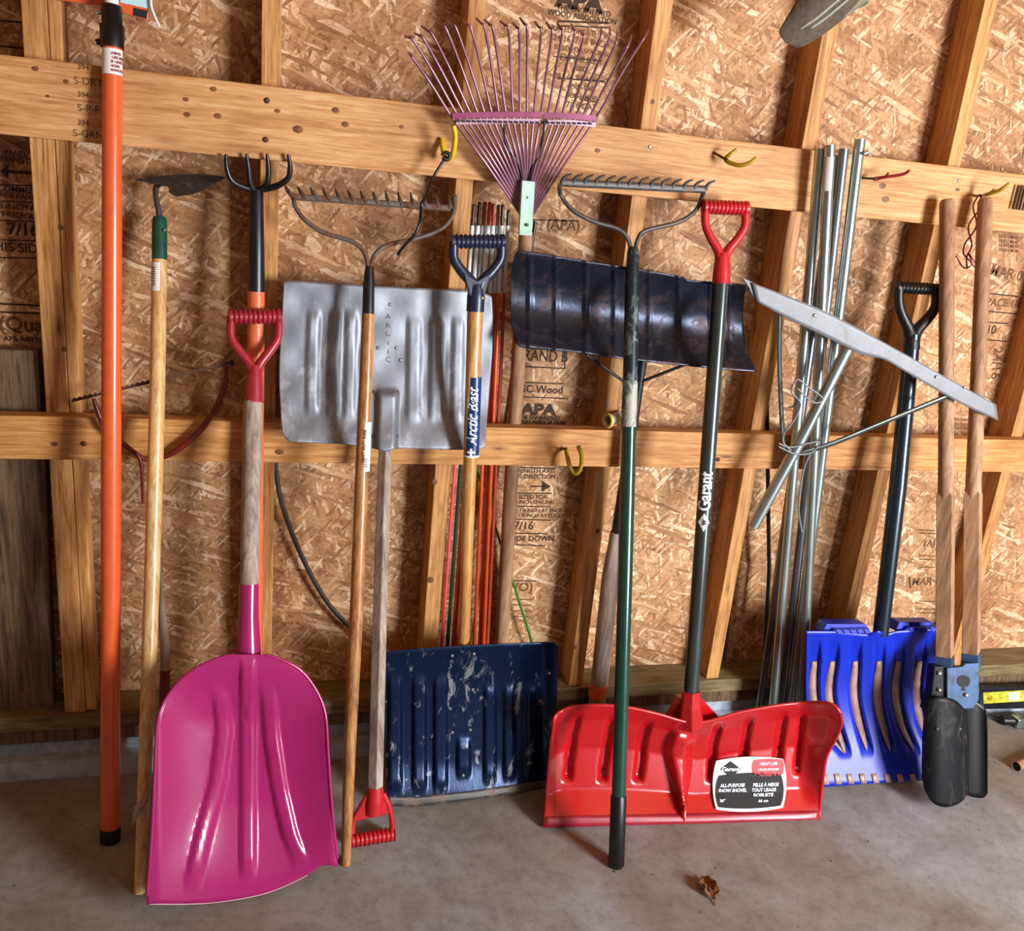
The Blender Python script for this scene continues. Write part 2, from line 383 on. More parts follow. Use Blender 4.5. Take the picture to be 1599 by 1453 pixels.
# ------------------------------------------------------------------ the shed
OSB, STUD, RAIL = .089, 0., -.038
SX = [i*.4064-.0 for i in range(-3, 10)]
fl = MB(); fl.box((1.4, -2.0, -.05), 7.6, 5.0, .1)
single('floor', None, None, fl, m_conc, kind='structure')
wall = Struct('wall_back')
edges = [-2.4, -.0, 1.2002, 2.4194, 5.2]
for a, b in zip(edges, edges[1:]):
    wall.part('osb_panel', MB().box(((a+b)/2, OSB+.006, 1.33), b-a-.002, .0115, 2.58), m_osb)
for k, x in enumerate(SX):
    z0, z1 = .1665, 2.6
    m = MB().box((x-.019 if k != 3 else -.036, STUD+.0445, (z0+z1)/2), .044 if k == 3 else .038, .0885, z1-z0)
    wall.part('stud', m, m_stud, bevel=.002)
wall.part('stud', MB().box((-.002, .031, 1.38), .022, .058, 2.42), m_stud, bevel=.002, label='thin packing strip beside the left stud')
topr = wall.part('rail', MB().box((1.4, RAIL/2, 1.5062), 7.4, .0378, .138), m_rail[0], bevel=.002, label='wide upper board nailed across the studs')
lowr = wall.part('rail', MB().box((1.4, RAIL/2, .847), 7.4, .0378, .093), m_rail[1], bevel=.002, label='narrow lower board nailed across the studs')
wall.part('sole_plate', MB().box((1.4, .040, .147), 7.4, .098, .038), m_olive, bevel=.002)
wall.part('packer', MB().box((1.4, .046, .1085), 7.4, .090, .038), m_greywood)
for x, y in ((1015, 229), (1497, 282), (790, 1000)):
    P = atY(x, y, RAIL-.0002)
    if y < 900: wall.part('nail_head', MB().disc(P, (0, -1, 0), .004, .0015), m_iron)
for x, y in ((417, 157), (415, 218), (131, 692), (1121, 717), (933, 829)):
    P = atY(x, y, (RAIL if y < 800 else STUD)-.0002); wall.part('bolt_head', MB().disc(P, (0, -1, 0), .0055, .003), m_ironb)
curb = MB()
rs = random.Random(2); n = 130; L0, L1 = -1.6, 5.0
vs = []
for i in range(n+1):
    x = L0+(L1-L0)*i/n; z = .044+rs.uniform(-.002, .003); y = -.010+rs.uniform(-.003, .003)
    vs += [(x, y-.006, -.002), (x, y, z), (x, .02, z+.002), (x, .02, .09), (x, .095, .09)]
curb.add(vs, [(5*i+k, 5*i+5+k, 5*i+6+k, 5*i+1+k) for i in range(n) for k in (0, 1, 2, 3)])
c = single('trim_1', None, None, curb, m_curb, kind='structure')
# rest of the shed behind the camera
single('wall_left', None, None, MB().box((-2.3, -2.0, 1.3), .08, 5.2, 2.7), m_osb, kind='structure')
single('wall_right', None, None, MB().box((5.2, -2.0, 1.3), .08, 5.2, 2.7), m_osb, kind='structure')
single('ceiling', None, None, MB().box((1.4, -2.0, 2.66), 7.6, 5.0, .08), m_plank, kind='structure')

for x, y, r, Y in ((290, 155, 3.5, 0), (292, 179, 4, 0), (333, 139, 4, 0), (340, 181, 4.5, 0), (55, 107, 4, 0), (103, 127, 3.5, 0), (74, 150, 2.5, 0), (524, 172, 4.5, 0), (539, 194, 4.5, 0), (465, 202, 6, 0), (433, 173, 3.5, 0), (627, 198, 3, 0), (933, 235, 3.5, 0), (1378, 290, 4.5, 0), (1383, 311, 5, 0), (436, 705, 5, 0), (1495, 296, 3, 0), (85, 693, 4, 0),
                   (1019, 159, 4, 1), (100, 545, 4.5, 1), (95, 355, 4.5, 1), (672, 905, 6, 1), (679, 752, 5, 1), (898, 1010, 3.5, 1)):
    P = atY(x, y, STUD if Y else RAIL); rr = .75*r/FOC*depth(P)
    wall.part('knot', MB().tube([P, P-Vector((0, .0003, 0)), P-Vector((0, .0005, 0))], [rr*1.25, rr*1.1, rr*.7], 12, flat=(Vector((1, 0, 0)), 1.0 if Y else 1.5)), m_knot)
P = atY(1594, 308, RAIL-.012)
cl = Struct('trim_3', P)
for k in range(4): cl.part('coil_bar', MB().tube([P+Vector((-.012+k*.009, 0, -.03)), P+Vector((-.012+k*.009, 0, .028))], .003, 8), m_ironb)
cl.root['kind'] = 'structure'

# stamps on the boards: flat print
stamps = Struct('trim_2')
def stamp(s, x, y, hpx, Y=OSB-.0004, bold=.02, mat=None, ang=0, sx=1, par=None):
    P = atY(x, y, Y); sz = hpx/FOC*depth(P)*1.4; a = math.radians(ang)
    mb = printed(lambda u, v: P+Vector((u*math.cos(a)-v*math.sin(a), 0, u*math.sin(a)+v*math.cos(a))), s, sz, bold*sz, 0, sx)
    stamps.part('stamp_print', mb, mat or m_stamp)
def line(x0, y0, x1, y1, w=2, Y=OSB-.0004, mat=None):
    A, B = atY(x0, y0, Y), atY(x1, y1, Y); d = (B-A); L = d.length; d.normalize(); r = rpx(w, A); nn = Vector((d.z, 0, -d.x))
    stamps.part('stamp_line', MB().add([A-nn*r, B-nn*r, B+nn*r, A+nn*r], [(0, 1, 2, 3)]), mat or m_stamp)
stamp('APA', 905, 3, 24, bold=.06, sx=1.2); stamp('THE ENGINEERED', 912, 17, 8); stamp('WOOD ASSOCIATION', 910, 27, 8)
line(870, 33, 950, 36, 3); line(870, 40, 950, 43, 2)
for k, (s, hh) in enumerate((('RATED SHEATHING', 8), ('24/16  7/16 INCH', 9), ('SIZED FOR SPACING', 7), ('EXPOSURE 1', 9), ('000', 8), ('PS 2-04 SHEATHING', 7), ('PRP-108', 8), ('HUD-UM-40', 7), ('7/16 CAT', 9))):
    stamp(s, 908, 50+k*14.5, hh, mat=m_palestamp)
line(865, 88, 940, 95, 2); line(870, 122, 945, 127, 2); line(905, 155, 935, 160, 2)
stamp('(APA)', 880, 352, 16, mat=m_palestamp); line(830, 343, 905, 345, 2)
stamp('STRAND B', 842, 556, 18, bold=.01, sx=.8); line(815, 572, 882, 575, 2); line(882, 550, 882, 575, 2)
line(820, 597, 882, 599, 2); stamp('FSC Wood', 843, 608, 12, sx=1); line(812, 619, 882, 622, 2)
stamp('APA', 841, 640, 17, bold=.06, sx=1.25); stamp('THE ENGINEERED', 842, 652, 6, bold=.04); stamp('WOOD ASSOCIATION', 842, 659, 6, bold=.04)
for s, y, hh in (('STRENGTH AXIS', 735, 7), ('THIS DIRECTION', 744, 7), ('SIZED FOR', 776, 7), ('1/8 INCH SPACING', 784, 6), ('SPACE 1/8 INCH AT ENDS', 797, 6), ('SPACE 1/8 INCH AT EDGES', 805, 6), ('SIDE DOWN', 841, 9)):
    stamp(s, 832, y, hh, mat=m_stamp, bold=.02)
line(800, 729, 868, 731, 2); line(828, 759, 856, 759, 2.5)
P3 = [atY(x, y, OSB-.0004) for x, y in ((846, 750), (860, 759), (846, 768))]
stamps.part('stamp_arrow', MB().add(P3, [(0, 1, 2)]), m_stamp)
line(800, 770, 862, 770, 2); line(800, 790, 860, 791, 2); line(800, 810, 860, 812, 2); line(800, 832, 855, 833, 2); line(805, 850, 852, 852, 2)
stamp('7/16', 818, 821, 13, bold=.02); line(800, 906, 838, 907, 2); stamp('(O)', 818, 917, 15, mat=m_palestamp)
for k in range(4): stamp('AAAAA AAA', 815, 935+k*10, 6, mat=m_palestamp) if False else line(800, 935+k*9, 830, 936+k*9, 1.6, mat=m_palestamp)
stamp('PANEL', 25, 240, 8); stamp('STRENGTH', 24, 250, 8); line(2, 267, 52, 270, 5)
P3 = [atY(x, y, OSB-.0004) for x, y in ((0, 267), (13, 256), (13, 279))]; stamps.part('stamp_arrow', MB().add(P3, [(0, 1, 2)]), m_stamp)
line(0, 288, 55, 290, 2); stamp('RECOMMEND', 24, 296, 9); stamp('SPACE PANEL', 24, 306, 8); line(0, 314, 57, 316, 2); stamp('1/8 INCH AT', 26, 323, 9); stamp('1/8 INCH AT', 26, 336, 8)
line(0, 344, 58, 346, 2); stamp('7/16', 36, 359, 18, bold=.03); line(0, 374, 58, 376, 2); stamp('THIS SIDE', 24, 387, 14)
line(0, 402, 60, 403, 2); line(0, 474, 62, 477, 3); line(0, 487, 62, 489, 3); stamp('(Qua)', 38, 507, 22, bold=.03, mat=m_palestamp); stamp('APA RATED', 38, 530, 8)
line(0, 32, 44, 36, 3); line(0, 72, 44, 76, 3)
for k, (s, y) in enumerate((('394', 105), ('394', 148), ('394', 192))): stamp(s, 130, y, 8, Y=RAIL-.0004, mat=m_palestamp)
for k, (s, y) in enumerate((('S-DRY', 128), ('S-P-F', 170), ('S-GRN', 210))): stamp(s, 138, y, 11, Y=RAIL-.0004, mat=m_palestamp, bold=.005)
stamp('MAR 0', 1572, 427, 16, mat=m_palestamp, ang=-6); line(1545, 458, 1590, 463, 2); stamp('SPACE 1/8', 1565, 473, 12, mat=m_palestamp); line(1545, 486, 1588, 490, 2)
line(1543, 503, 1575, 505, 2); stamp('10', 1548, 515, 13, mat=m_stamp); line(1540, 530, 1575, 533, 2); stamp('24/16', 1556, 567, 16, ang=-80, mat=m_palestamp)
for k in range(4): stamp('HUD-UM-40', 1575, 370+k*7, 5, mat=m_palestamp)
stamp('MAR', 1440, 908, 13, mat=m_palestamp); line(1420, 900, 1422, 918, 2)
for y in (827, 832, 867, 873, 885, 938, 950, 956): line(1435, y, 1460, y+1, 1.8, mat=m_palestamp)
stamp('(A)', 1452, 848, 12, mat=m_palestamp)
for y in (655, 663, 668): stamp('SHEATHING', 1500, y, 5, mat=m_palestamp)
for x, y, s, hh in ((1600, 240, 'II', 14),): stamp(s, x, y, hh, mat=m_palestamp)

# ------------------------------------------------------------------ D grip shared by several tools
def dgrip(t, pl, x0, x1, yb, hb, neck, wn, sock, ws, mat, arm=9, ridge=None, bow=(0, 0), h=0, nr=11, bulge=1.0, slope=0):
    "x0..x1 bar ends, yb bar centre, hb bar height px, neck px point where the arms join, sock px end of the socket"
    s = 1 if neck[1] > yb else -1
    g = MB()
    for x in (x0, x1):
        sd = 1 if x == x1 else -1; yy = yb + (slope/2 if sd == 1 else -slope/2)
        xi = x-sd*arm*.5
        H1 = abs(neck[1]-yy)
        pts = [(xi, yy), (xi, yy+s*H1*.35*bulge), (xi+(neck[0]-xi)*.28, yy+s*H1*.62), (xi+(neck[0]-xi)*.75, yy+s*H1*.9), (neck[0]+sd*wn*.15, neck[1]+s*4)]
        q = pathpx(pl, pts, [arm*1.25, arm*1.2, arm*1.25, arm*1.4, arm*1.6], h, 5, 10); g.add(q.v, q.f, True)
    q = pathpx(pl, [(neck[0], neck[1]-s*3), (neck[0]+(sock[0]-neck[0])*.4, neck[1]+(sock[1]-neck[1])*.4), sock], [wn*.75, wn, ws], h, 4, 18); g.add(q.v, q.f, True)
    yoke = t.part('grip_yoke', g, mat)
    A, B = pl.at(x0+2, yb-slope/2, h), pl.at(x1-2, yb+slope/2, h); r = rpx(hb, A); k = nr*6; P = []; R = []
    for i in range(k+1):
        P.append(A.lerp(B, i/k)); e = (i % 6)
        R.append(r*(1.0 if e in (1, 2, 3) else .8) if 3 < i < k-3 else r)
    bar = t.part('grip_bar', MB().tube(P, R, 12), ridge or mat)
    return yoke

# ------------------------------------------------------------------ 1 orange telescopic pole
F = atZ(172, 1311); T = atY(175, 150, RAIL-.024); pl = Pl(F, T)
t = Thing('telescopic_pole', 'tall orange fibreglass extension pole with black locking collar, left of the hoe', 'pole', F)
t.part('tube', shaft(pl, (172, 1295), (175.5, 70), 29, 30), m_orange)
t.part('end_cap', shaft(pl, (172.3, 1311), (172.3, 1290), 31, 30), m_black)
t.part('collar', MB().tube([pl.at(175, 75), pl.at(175, 40), pl.at(175, 38), pl.at(174, 10), pl.at(174, 8)], [rpx(w, T) for w in (35, 36, 30, 30, 26)], 20), m_black)
t.part('knob', MB().tube([pl.at(158, 64, .0), pl.at(150, 66, .0)], [rpx(9, T)]*2, 10), m_black)
t.part('knob', MB().tube([pl.at(160, 19, .0), pl.at(149, 20, .0)], [rpx(6, T)]*2, 10), m_iron)
t.part('inner_tube', shaft(pl, (174, 10), (176, -60), 21, 21), m_white)
lb = t.part('sticker', band(pl, (175.2, 118), (175.4, 78), 30), m_white)
A, B = pl.at(175.4, 82), pl.at(175.3, 116); r = rpx(30, A)
d = (A-B).normalized(); ff = (CAM-A); ff = (ff-d*ff.dot(d)).normalized(); wv = Vector((1, 0, 0))
for k, s in enumerate(('WARNING', 'DO NOT USE NEAR', 'POWER LINES', 'DANGER', 'READ MANUAL')):
    c = pl.at(175.3, 86+k*6.5)
    t.part('printed_line', printed(lambda u, v: c+d*v+(ff*math.cos(u/r)+wv*math.sin(u/r))*(r+.0009), s, .0068, .0003), plain('sticker_ink', '9a3a3a', .6), parent=lb)

# 2 orange box and string at the top left
t = Thing('orange_card_sleeve', 'orange and pale blue card with black label at the top left, behind the pole', 'packaging', atY(170, 20, -.07))
pp = Pl(atY(170, 40, -.0005), atY(170, -100, -.0005))
def flatpx(pl, pts, th, h=0):
    P = [pl.at(x, y, h) for x, y in pts]; return MB().prism(P, pl.n*th)
cs = t.part('card', flatpx(pp, [(85, 0), (160, 11), (232, 33), (237, -60), (85, -60)], .012), m_orange, bevel=.001)
t.part('blue_panel', flatpx(pp, [(188, 4), (233, 14), (236, -60), (188, -60)], .002, .0125), m_lb)
t.part('black_label', flatpx(pp, [(209, 12), (231, 17), (229, 29), (208, 24)], .001, .0125), m_ink)
t.part('string', pathpx(pp, [(235, -20, .02), (236, 8, .02), (242, 26, .02), (249, 42, .02)], 4, n=8), m_white)

# 3 hoe
F = atZ(218, 1393); T = atY(249, 338, .02); pl = Pl(F, T)
t = Thing('garden_hoe', 'garden hoe with pointed steel blade, green ferrule and long pale wooden handle', 'hoe', F)
t.part('handle', MB().tube([pl.at(x, y) for x, y in ((218, 1393), (225, 1230), (232, 1060), (240.5, 800), (246, 600), (249, 404))], [rpx(w, F) for w in (17, 20, 23, 24, 23.5, 23)], 20), m_pale)
t.part('ferrule', MB().tube([pl.at(249, 406), pl.at(249.2, 345), pl.at(249.2, 339)], [rpx(w, T) for w in (23, 22.5, 19)], 20), m_ferr)
t.part('ferrule_pin', MB().disc(pl.at(257, 359, .014), pl.n, .0035, .003), m_iron)
t.part('neck', pathpx(pl, [(249.5, 342), (247, 325), (243, 305), (244, 292), (252, 286, .01), (266, 287, .03)], [9, 9, 8, 9, 9, 9]), m_steel)
bp = [(213, 281), (235, 277), (275, 274), (320, 273), (352, 278), (338, 285), (318, 297), (298, 304), (276, 307), (264, 301), (262, 289), (238, 287)]
t.part('blade', MB().prism([pl.at(x, y, .03+.05*(y-280)/30) for x, y in bp], Vector((0, .003, .002))), m_steel)
lb = t.part('label', band(pl, (248, 456), (249, 412), 23.5, -.1, 1.4), m_white)
for k in range(9):
    lb2 = t.part('barcode_line', band(pl, (249, 419+k*3.4+1.4), (249, 419+k*3.4), 24, .5, 1.1, .0008), m_ink, parent=lb)
t.part('rag', pathpx(pl, [(208, 1287, .02), (215, 1262, .025), (226, 1250, .03), (232, 1233, .03)], [4, 13, 9, 2], n=8), m_greyh, label='frayed scrap caught on the handle')

# pale stick behind the hoe
pl2 = Pl(atZ(262, 1235), atY(247, 850, -.05))
t = Thing('wooden_stick', 'pale stick with dark red lower end, mostly hidden behind the hoe handle', 'stick', pl2.F)
t.part('shaft', MB().tube([pl2.at(x, y) for x, y in ((246, 850), (250, 920), (256, 990), (258, 1045))], [rpx(w, pl2.F) for w in (7, 9, 13, 15)], 12), m_greyh)
t.part('lower_end', MB().tube([pl2.at(x, y) for x, y in ((258, 1044), (257, 1100), (260, 1235))], [rpx(w, pl2.F) for w in (15, 16, 16)], 12), m_sawred)

# 4 hand fork
F = atZ(396, 1255); T = atY(400, 300, -.03); pl = Pl(F, T)
t = Thing('garden_fork', 'four-tined fork with black ferrule and orange wooden handle, behind the magenta scoop', 'fork', F)
t.part('handle', shaft(pl, (396, 1255), (400, 450), 24, 26), m_orangew)
t.part('ferrule', MB().tube([pl.at(400, 455), pl.at(400.5, 400), pl.at(401, 302), pl.at(401, 296)], [rpx(w, T) for w in (27, 25, 20, 16)], 20), m_blacksteel)
for pts in (((353, 241), (354, 262), (362, 282), (380, 292), (401, 297)), ((385, 240), (388, 262), (390, 282), (394, 293), (401, 300)), ((417, 240), (419, 262), (418, 284), (412, 293), (401, 300)), ((450, 241), (453, 260), (449, 279), (430, 291), (401, 297))):
    t.part('tine', pathpx(pl, [(x, y, .03*(1-i/4)) for i, (x, y) in enumerate(pts)], [5, 8, 9, 10, 11]), m_blacksteel)

# 5 magenta scoop
F = atZ(372, 1404); T = atY(398, 490, -.085); pl = Pl(F, T, (.376, .050, 0))
t = Thing('grain_scoop', 'large magenta plastic scoop shovel with crimson grip and grey wooden shaft', 'shovel', F)
dgrip(t, pl, 355, 440, 494, 25, (398, 574), 26, (396, 628), 31, m_crim, arm=11, nr=11, bulge=1.1)
t.part('shaft', shaft(pl, (395, 626), (389, 914), 30, 28), m_greyh)
ribL = rib(interp([(325, 1050), (345, 1090), (350, 1140), (340, 1220), (318, 1300), (300, 1380)]), 17, 1085, 1370, 25)
ribM = rib(387, 17, 1040, 1360, 20); ribR = rib(interp([(412, 1040), (420, 1090), (424, 1150), (436, 1230), (452, 1300), (470, 1345)]), 17, 1085, 1335, 25)
def hp(x, y):
    u = (x-383)/(135); v = (y-1020)/390
    d = -.052*(1-min(1, abs(u))**2.2)*sstep(0, .3, v)*(1-.55*sstep(.55, 1, v))
    return d+.045+.009*(ribL(x, y)+ribM(x, y)+ribR(x, y)) - .012*sstep(.9, 1.0, v)*0
top = spl([(372, 1022), (383, 1021), (396, 1021), (408, 1022)])
sc = sheet(pl, top, spl([(229, 1412), (242, 1410), (290, 1410), (340, 1407), (400, 1397), (440, 1384), (478, 1366), (500, 1352), (515, 1350), (527, 1352)]),
           spl([(372, 1022), (345, 1026), (300, 1047), (268, 1078), (248, 1118), (243, 1180), (240, 1250), (236, 1320), (231, 1385), (229, 1412)]),
           spl([(408, 1022), (430, 1026), (468, 1045), (494, 1078), (508, 1115), (512, 1170), (516, 1230), (521, 1290), (526, 1335), (527, 1352)]), hp, 70, 60)
t.part('scoop', sc, m_pink, solid=.0035)
rim = [sc.v[j*71] for j in range(1, 59)]; rim2 = [sc.v[j*71+70] for j in range(1, 59)]
rimp = t.part('rim', MB().tube(rim, .0035, 8).tube(rim2, .0035, 8), m_pink)
t.part('socket', MB().tube([pl.at(389, 911), pl.at(388, 960), pl.at(388, 1010, .01), pl.at(388, 1050, .01), pl.at(388, 1110, -.006), pl.at(387, 1170, -.032)], [rpx(w, F) for w in (30, 31, 37, 38, 27, 20)], 22), m_pink)
t.part('stone_chip', MB().tube(smoothpath([pl.at(232, 1411, .035), pl.at(240, 1411, .036), pl.at(290, 1411, .02), pl.at(340, 1408, .012), pl.at(400, 1398, .01), pl.at(440, 1385, .012), pl.at(480, 1366, .02)]), .0012, 6), plain('scuffed_lip', 'e0a8b8', .7), label='scuffed pale lip')

# 6 rusty bow rake
F = atZ(539, 1349); T = atY(577, 310, -.075); pl = Pl(F, T)
def bowrake(t, pl, bar, teeth, arms, fer, matH, tw, tooth):
    (x0, y0), (x1, y1), wb = bar
    A, B = pl.at(x0, y0, .03), pl.at(x1, y1, .03); r = rpx(wb, A)
    t.part('head_bar', MB().tube([A, A.lerp(B, .5), B], [r]*3, 8, flat=(Vector((0, 1, 0)), .5)), matH)
    for k in range(teeth):
        u = k/(teeth-1); x = x0+(x1-x0)*u; y = y0+(y1-y0)*u
        t.part('tooth', pathpx(pl, tooth(u, x, y), [tw, tw*.85, tw*.6, 2.5], n=8, k=3), matH)
    for a in arms: t.part('bow_arm', pathpx(pl, a, 7, n=10), matH)
t = Thing('bow_rake', 'rusty bow rake with brown wooden handle, its toothed head left of the navy grip', 'rake', F)
t.part('handle', MB().tube([pl.at(x, y) for x, y in ((540, 1349), (547, 1150), (557, 950), (565, 740), (571, 600), (575, 490))], [rpx(w, F) for w in (15, 19, 21, 20.5, 20, 19)], 20), m_brown)
t.part('ferrule', MB().tube([pl.at(575, 492), pl.at(576, 440), pl.at(577, 416)], [rpx(w, T) for w in (19, 18, 13)], 16), m_blacksteel)
bowrake(t, pl, ((459, 307), (703, 325), 11), 14,
        [[(576, 424), (570, 396), (550, 377), (505, 363), (476, 343), (461, 322), (458, 304, .03)], [(578, 424), (584, 400), (604, 383), (650, 372), (688, 358), (707, 335), (710, 305, .03)]], None, m_rust, 9,
        lambda u, x, y: [(x, y, .03), (x-1-5*(1-u), y-5, .03), (x-2-8*(1-u), y-11, .02), (x-3-11*(1-u), y-17-3*(u > .6), .0)])
lb = t.part('label', band(pl, (567, 735), (570, 658), 20.5), plain('pale_green_label', 'c4d4cc', .5))
for k in range(5): t.part('printed_line', band(pl, (568.5, 728-k*3), (568.5, 727-k*3), 21, -.5, .6, .0008), m_palestamp, parent=lb)
t.part('price_tag', printed(around(pl.at(567, 725), pl.at(570, 668), rpx(20.5, F), 1, .0012), 'HEAVY DUTY RAKE', .008, .0002, 1), m_palestamp, parent=lb)

# 7 aluminium snow shovel, upside down
F = atZ(582, 1316); T = atY(603, 446, -.04); pl = Pl(F, T, (1, .05, 0))
t = Thing('snow_shovel', 'dented aluminium snow shovel standing upside down on its small red grip', 'shovel', F)
ribs = [rib(interp([(492, 460), (488, 560), (487, 660)]), 14, 490, 640), rib(interp([(527, 460), (522, 560), (520, 660)]), 13, 490, 648), rib(interp([(550, 460), (545, 660)]), 12, 490, 648),
        rib(interp([(648, 460), (645, 660)]), 16, 500, 652), rib(interp([(683, 460), (680, 660)]), 15, 500, 652), rib(interp([(717, 460), (713, 660)]), 13, 500, 652)]
sock = rib(interp([(606, 600), (603, 700)]), 24, 612, 720, 6)
def ha(x, y):
    v = (y-440)/260; u = (x-600)/165
    return -.022*math.sin(math.pi*min(1, max(0, v)))*.9 + .008*sstep(.75, 1, v)+.006*sum(r(x, y) for r in ribs)+.016*sock(x, y)+.0015*math.sin(x*.09)*math.sin(y*.07)
ab = sheet(pl, spl([(443, 441), (452, 438), (520, 442), (600, 447), (725, 453), (758, 458), (768, 463)]), spl([(449, 686), (460, 690), (535, 693), (582, 700), (603, 705), (625, 700), (700, 702), (748, 701), (758, 694)]),
           spl([(443, 441), (440, 500), (436, 570), (437, 620), (441, 672), (449, 686)]), spl([(768, 463), (770, 520), (765, 600), (760, 660), (758, 694)]), ha, 110, 60)
t.part('blade', ab, m_alu, solid=.002)
t.part('shaft', MB().tube([pl.at(603, 640, -.01), pl.at(602, 700, .003), pl.at(600, 740), pl.at(592, 1000), pl.at(586, 1240)], [rpx(w, F) for w in (20, 22, 23, 24, 25)], 4, smooth=False), m_greyh, bevel=.003)
for x, y in ((609, 475), (590, 543), (619, 543), (626, 562), (584, 612), (621, 613), (583, 681), (619, 681)):
    t.part('rivet', MB().disc(pl.at(x, y, ha(x, y)), pl.n, .0042, .003), m_iron if y < 600 else m_steel)
for k, ch in enumerate('ARCTIC'):
    P = pl.at(606, 494+k*13.5, ha(606, 494+k*13.5)+.0014)
    t.part('embossed_letter', printed(lambda u, v: P+pl.l*u+pl.a*v, ch, .017, .0002), m_steel)
g = MB()
for sd, xs in ((-1, ((574, 1240), (562, 1262), (552, 1280), (550, 1300))), (1, ((598, 1238), (607, 1258), (612, 1280), (613, 1300)))):
    q = pathpx(pl, xs, [9, 9, 9, 10], 0, 5, 8); g.add(q.v, q.f, True)
q = pathpx(pl, [(586, 1228), (585, 1250), (584, 1270)], [26, 29, 26], 0, 4, 14); g.add(q.v, q.f, True)
q = pathpx(pl, [(556, 1278), (584, 1271), (608, 1266)], 8, 0, 4, 8); g.add(q.v, q.f, True)
g.prism([pl.at(a, b, -.004) for a, b in ((574, 1236), (598, 1234), (610, 1264), (584, 1270), (556, 1278))], pl.n*.008)
t.part('grip_yoke', g, m_redgrip)
A, B = pl.at(549, 1312), pl.at(616, 1301); k = 60
t.part('grip_bar', MB().tube([A.lerp(B, i/k) for i in range(k+1)], [rpx(23 if (i % 6) in (0, 1, 2) else 18, A) for i in range(k+1)], 12), m_redgrip)

# 8 fibreglass marker rods behind the lower rail
rods = [((740, 321), (690, 1004), 5, 'pink', 'black'), ((749, 318), (699, 1004), 6, 'green', 'black'), ((757, 318), (708, 1004), 7, 'orange', 'red'), ((765, 318), (714, 1004), 6.5, 'orange', 'red'),
        ((771, 320), (741, 1004), 6, 'orange', 'red'), ((778, 322), (749, 1004), 6, 'orange', 'tan'), ((785, 322), (755, 1004), 6, 'orange', 'black'), ((794, 330), (761, 1004), 5.5, 'red', 'black')]
names = {0: 'pinkish rod at the left of the marker rods, behind the navy shovel shaft', 1: 'dark green rod second from left among the marker rods', 2: 'thicker orange rod with red tip, left of the navy shovel shaft',
         3: 'orange rod with red tip, right against the left side of the shovel shaft', 4: 'orange rod with red tip appearing just right of the shovel shaft', 5: 'orange rod with a tan tip behind the navy grip', 6: 'orange rod with a black tip behind the navy grip right half', 7: 'rightmost red rod with black tip, standing apart above the navy grip'}
for k, (a, b, w, c, tc) in enumerate(rods):
    p = Pl(atY(b[0], b[1]+60, .03+.006*(k % 3)), atY(a[0], a[1], .022+.006*(k % 3)))
    d = ((b[0]-a[0])/(b[1]-a[1]))
    at = lambda y: (a[0]+d*(y-a[1]), y)
    base = p.at(*at(1085))
    t = Thing('marker_rod', names[k], 'rod', base, 'driveway marker rods between the studs')
    t.part('rod', shaft(p, at(1085), at(455), w, w, 10), m_rod[c])
    t.part('white_sleeve', shaft(p, at(457), at(352), w+.8, w+.8, 10), m_rod['white'])
    t.part('tip', shaft(p, at(353), a, w, w, 10, round_end=True), m_rod[tc])
for a, b, w, c, lab, top in (((836, 345), (735, 1010), 5, 'yellow', 'yellow-green rod slanting down leftwards from beside the leaf rake', 1), ((731, 690), (834, 1012), 4, 'bright_green', 'thin green rod slanting down rightwards to the dark blue blade', 0)):
    p = Pl(atY(b[0], b[1], .06 if top else .052), atY(a[0], a[1], .03 if top else .062))
    t = Thing('marker_rod', lab, 'rod', p.at(*b), 'loose slanting rods')
    at = lambda u: (a[0]+(b[0]-a[0])*u, a[1]+(b[1]-a[1])*u)
    t.part('rod', shaft(p, b, at(.11 if top else .03), w, w, 10), m_rod[c])
    t.part('tip', shaft(p, at(.11 if top else .03), a, w+1, w+1, 10), m_rod['black' if top else c])

# 9 navy snow shovel
F = atZ(735, 1246); T = atY(745, 370, -.095); pl = Pl(F, T, (1, .045, 0))
t = Thing('snow_shovel', 'navy steel snow shovel with navy grip, wooden shaft and blue wrap label', 'shovel', F)
dgrip(t, pl, 702, 789, 377, 23, (744, 446), 28, (742, 486), 28, m_navyp, arm=13, nr=12, h=.02)
t.part('web', MB().prism([pl.at(x, y, .024) for x, y in ((722, 425), (744, 438), (766, 425), (755, 462), (744, 478), (732, 462))], pl.n*.008), m_navyp, bevel=.002)
t.part('grip_rivet', MB().disc(pl.at(752, 465, .033), pl.n, .0042, .003), m_yellow)
t.part('shaft', shaft(pl, (742, 484), (724.5, 998), 25, 17, h=.02, round_end=True), m_brown if False else wood('amber_handle', ('a9753a', 'c99450', 'deb27a'), (5, 5, .4), rough=.35, knots=False, seed=14, coat=.4))
lb = t.part('label', band(pl, (736, 711), (740, 588), 24, h=.02), m_lblue)
t.part('label_edge', band(pl, (736, 712), (736.1, 709), 24.2, off=.0008, h=.02), m_lwhite, parent=lb)
A, B = pl.at(736.5, 712, .02), pl.at(740, 588, .02)
t.part('brand_print', printed(around(A.lerp(B, .06), A.lerp(B, .96), rpx(24, A), 1, .0012), 'Arctic Blast', .033, .0004, 1, .8), m_lwhite, parent=lb)
t.part('emblem', printed(around(A.lerp(B, .0), A.lerp(B, .14), rpx(24, A), 1, .0012), '+', .03, .0012, 1), m_lwhite, parent=lb)
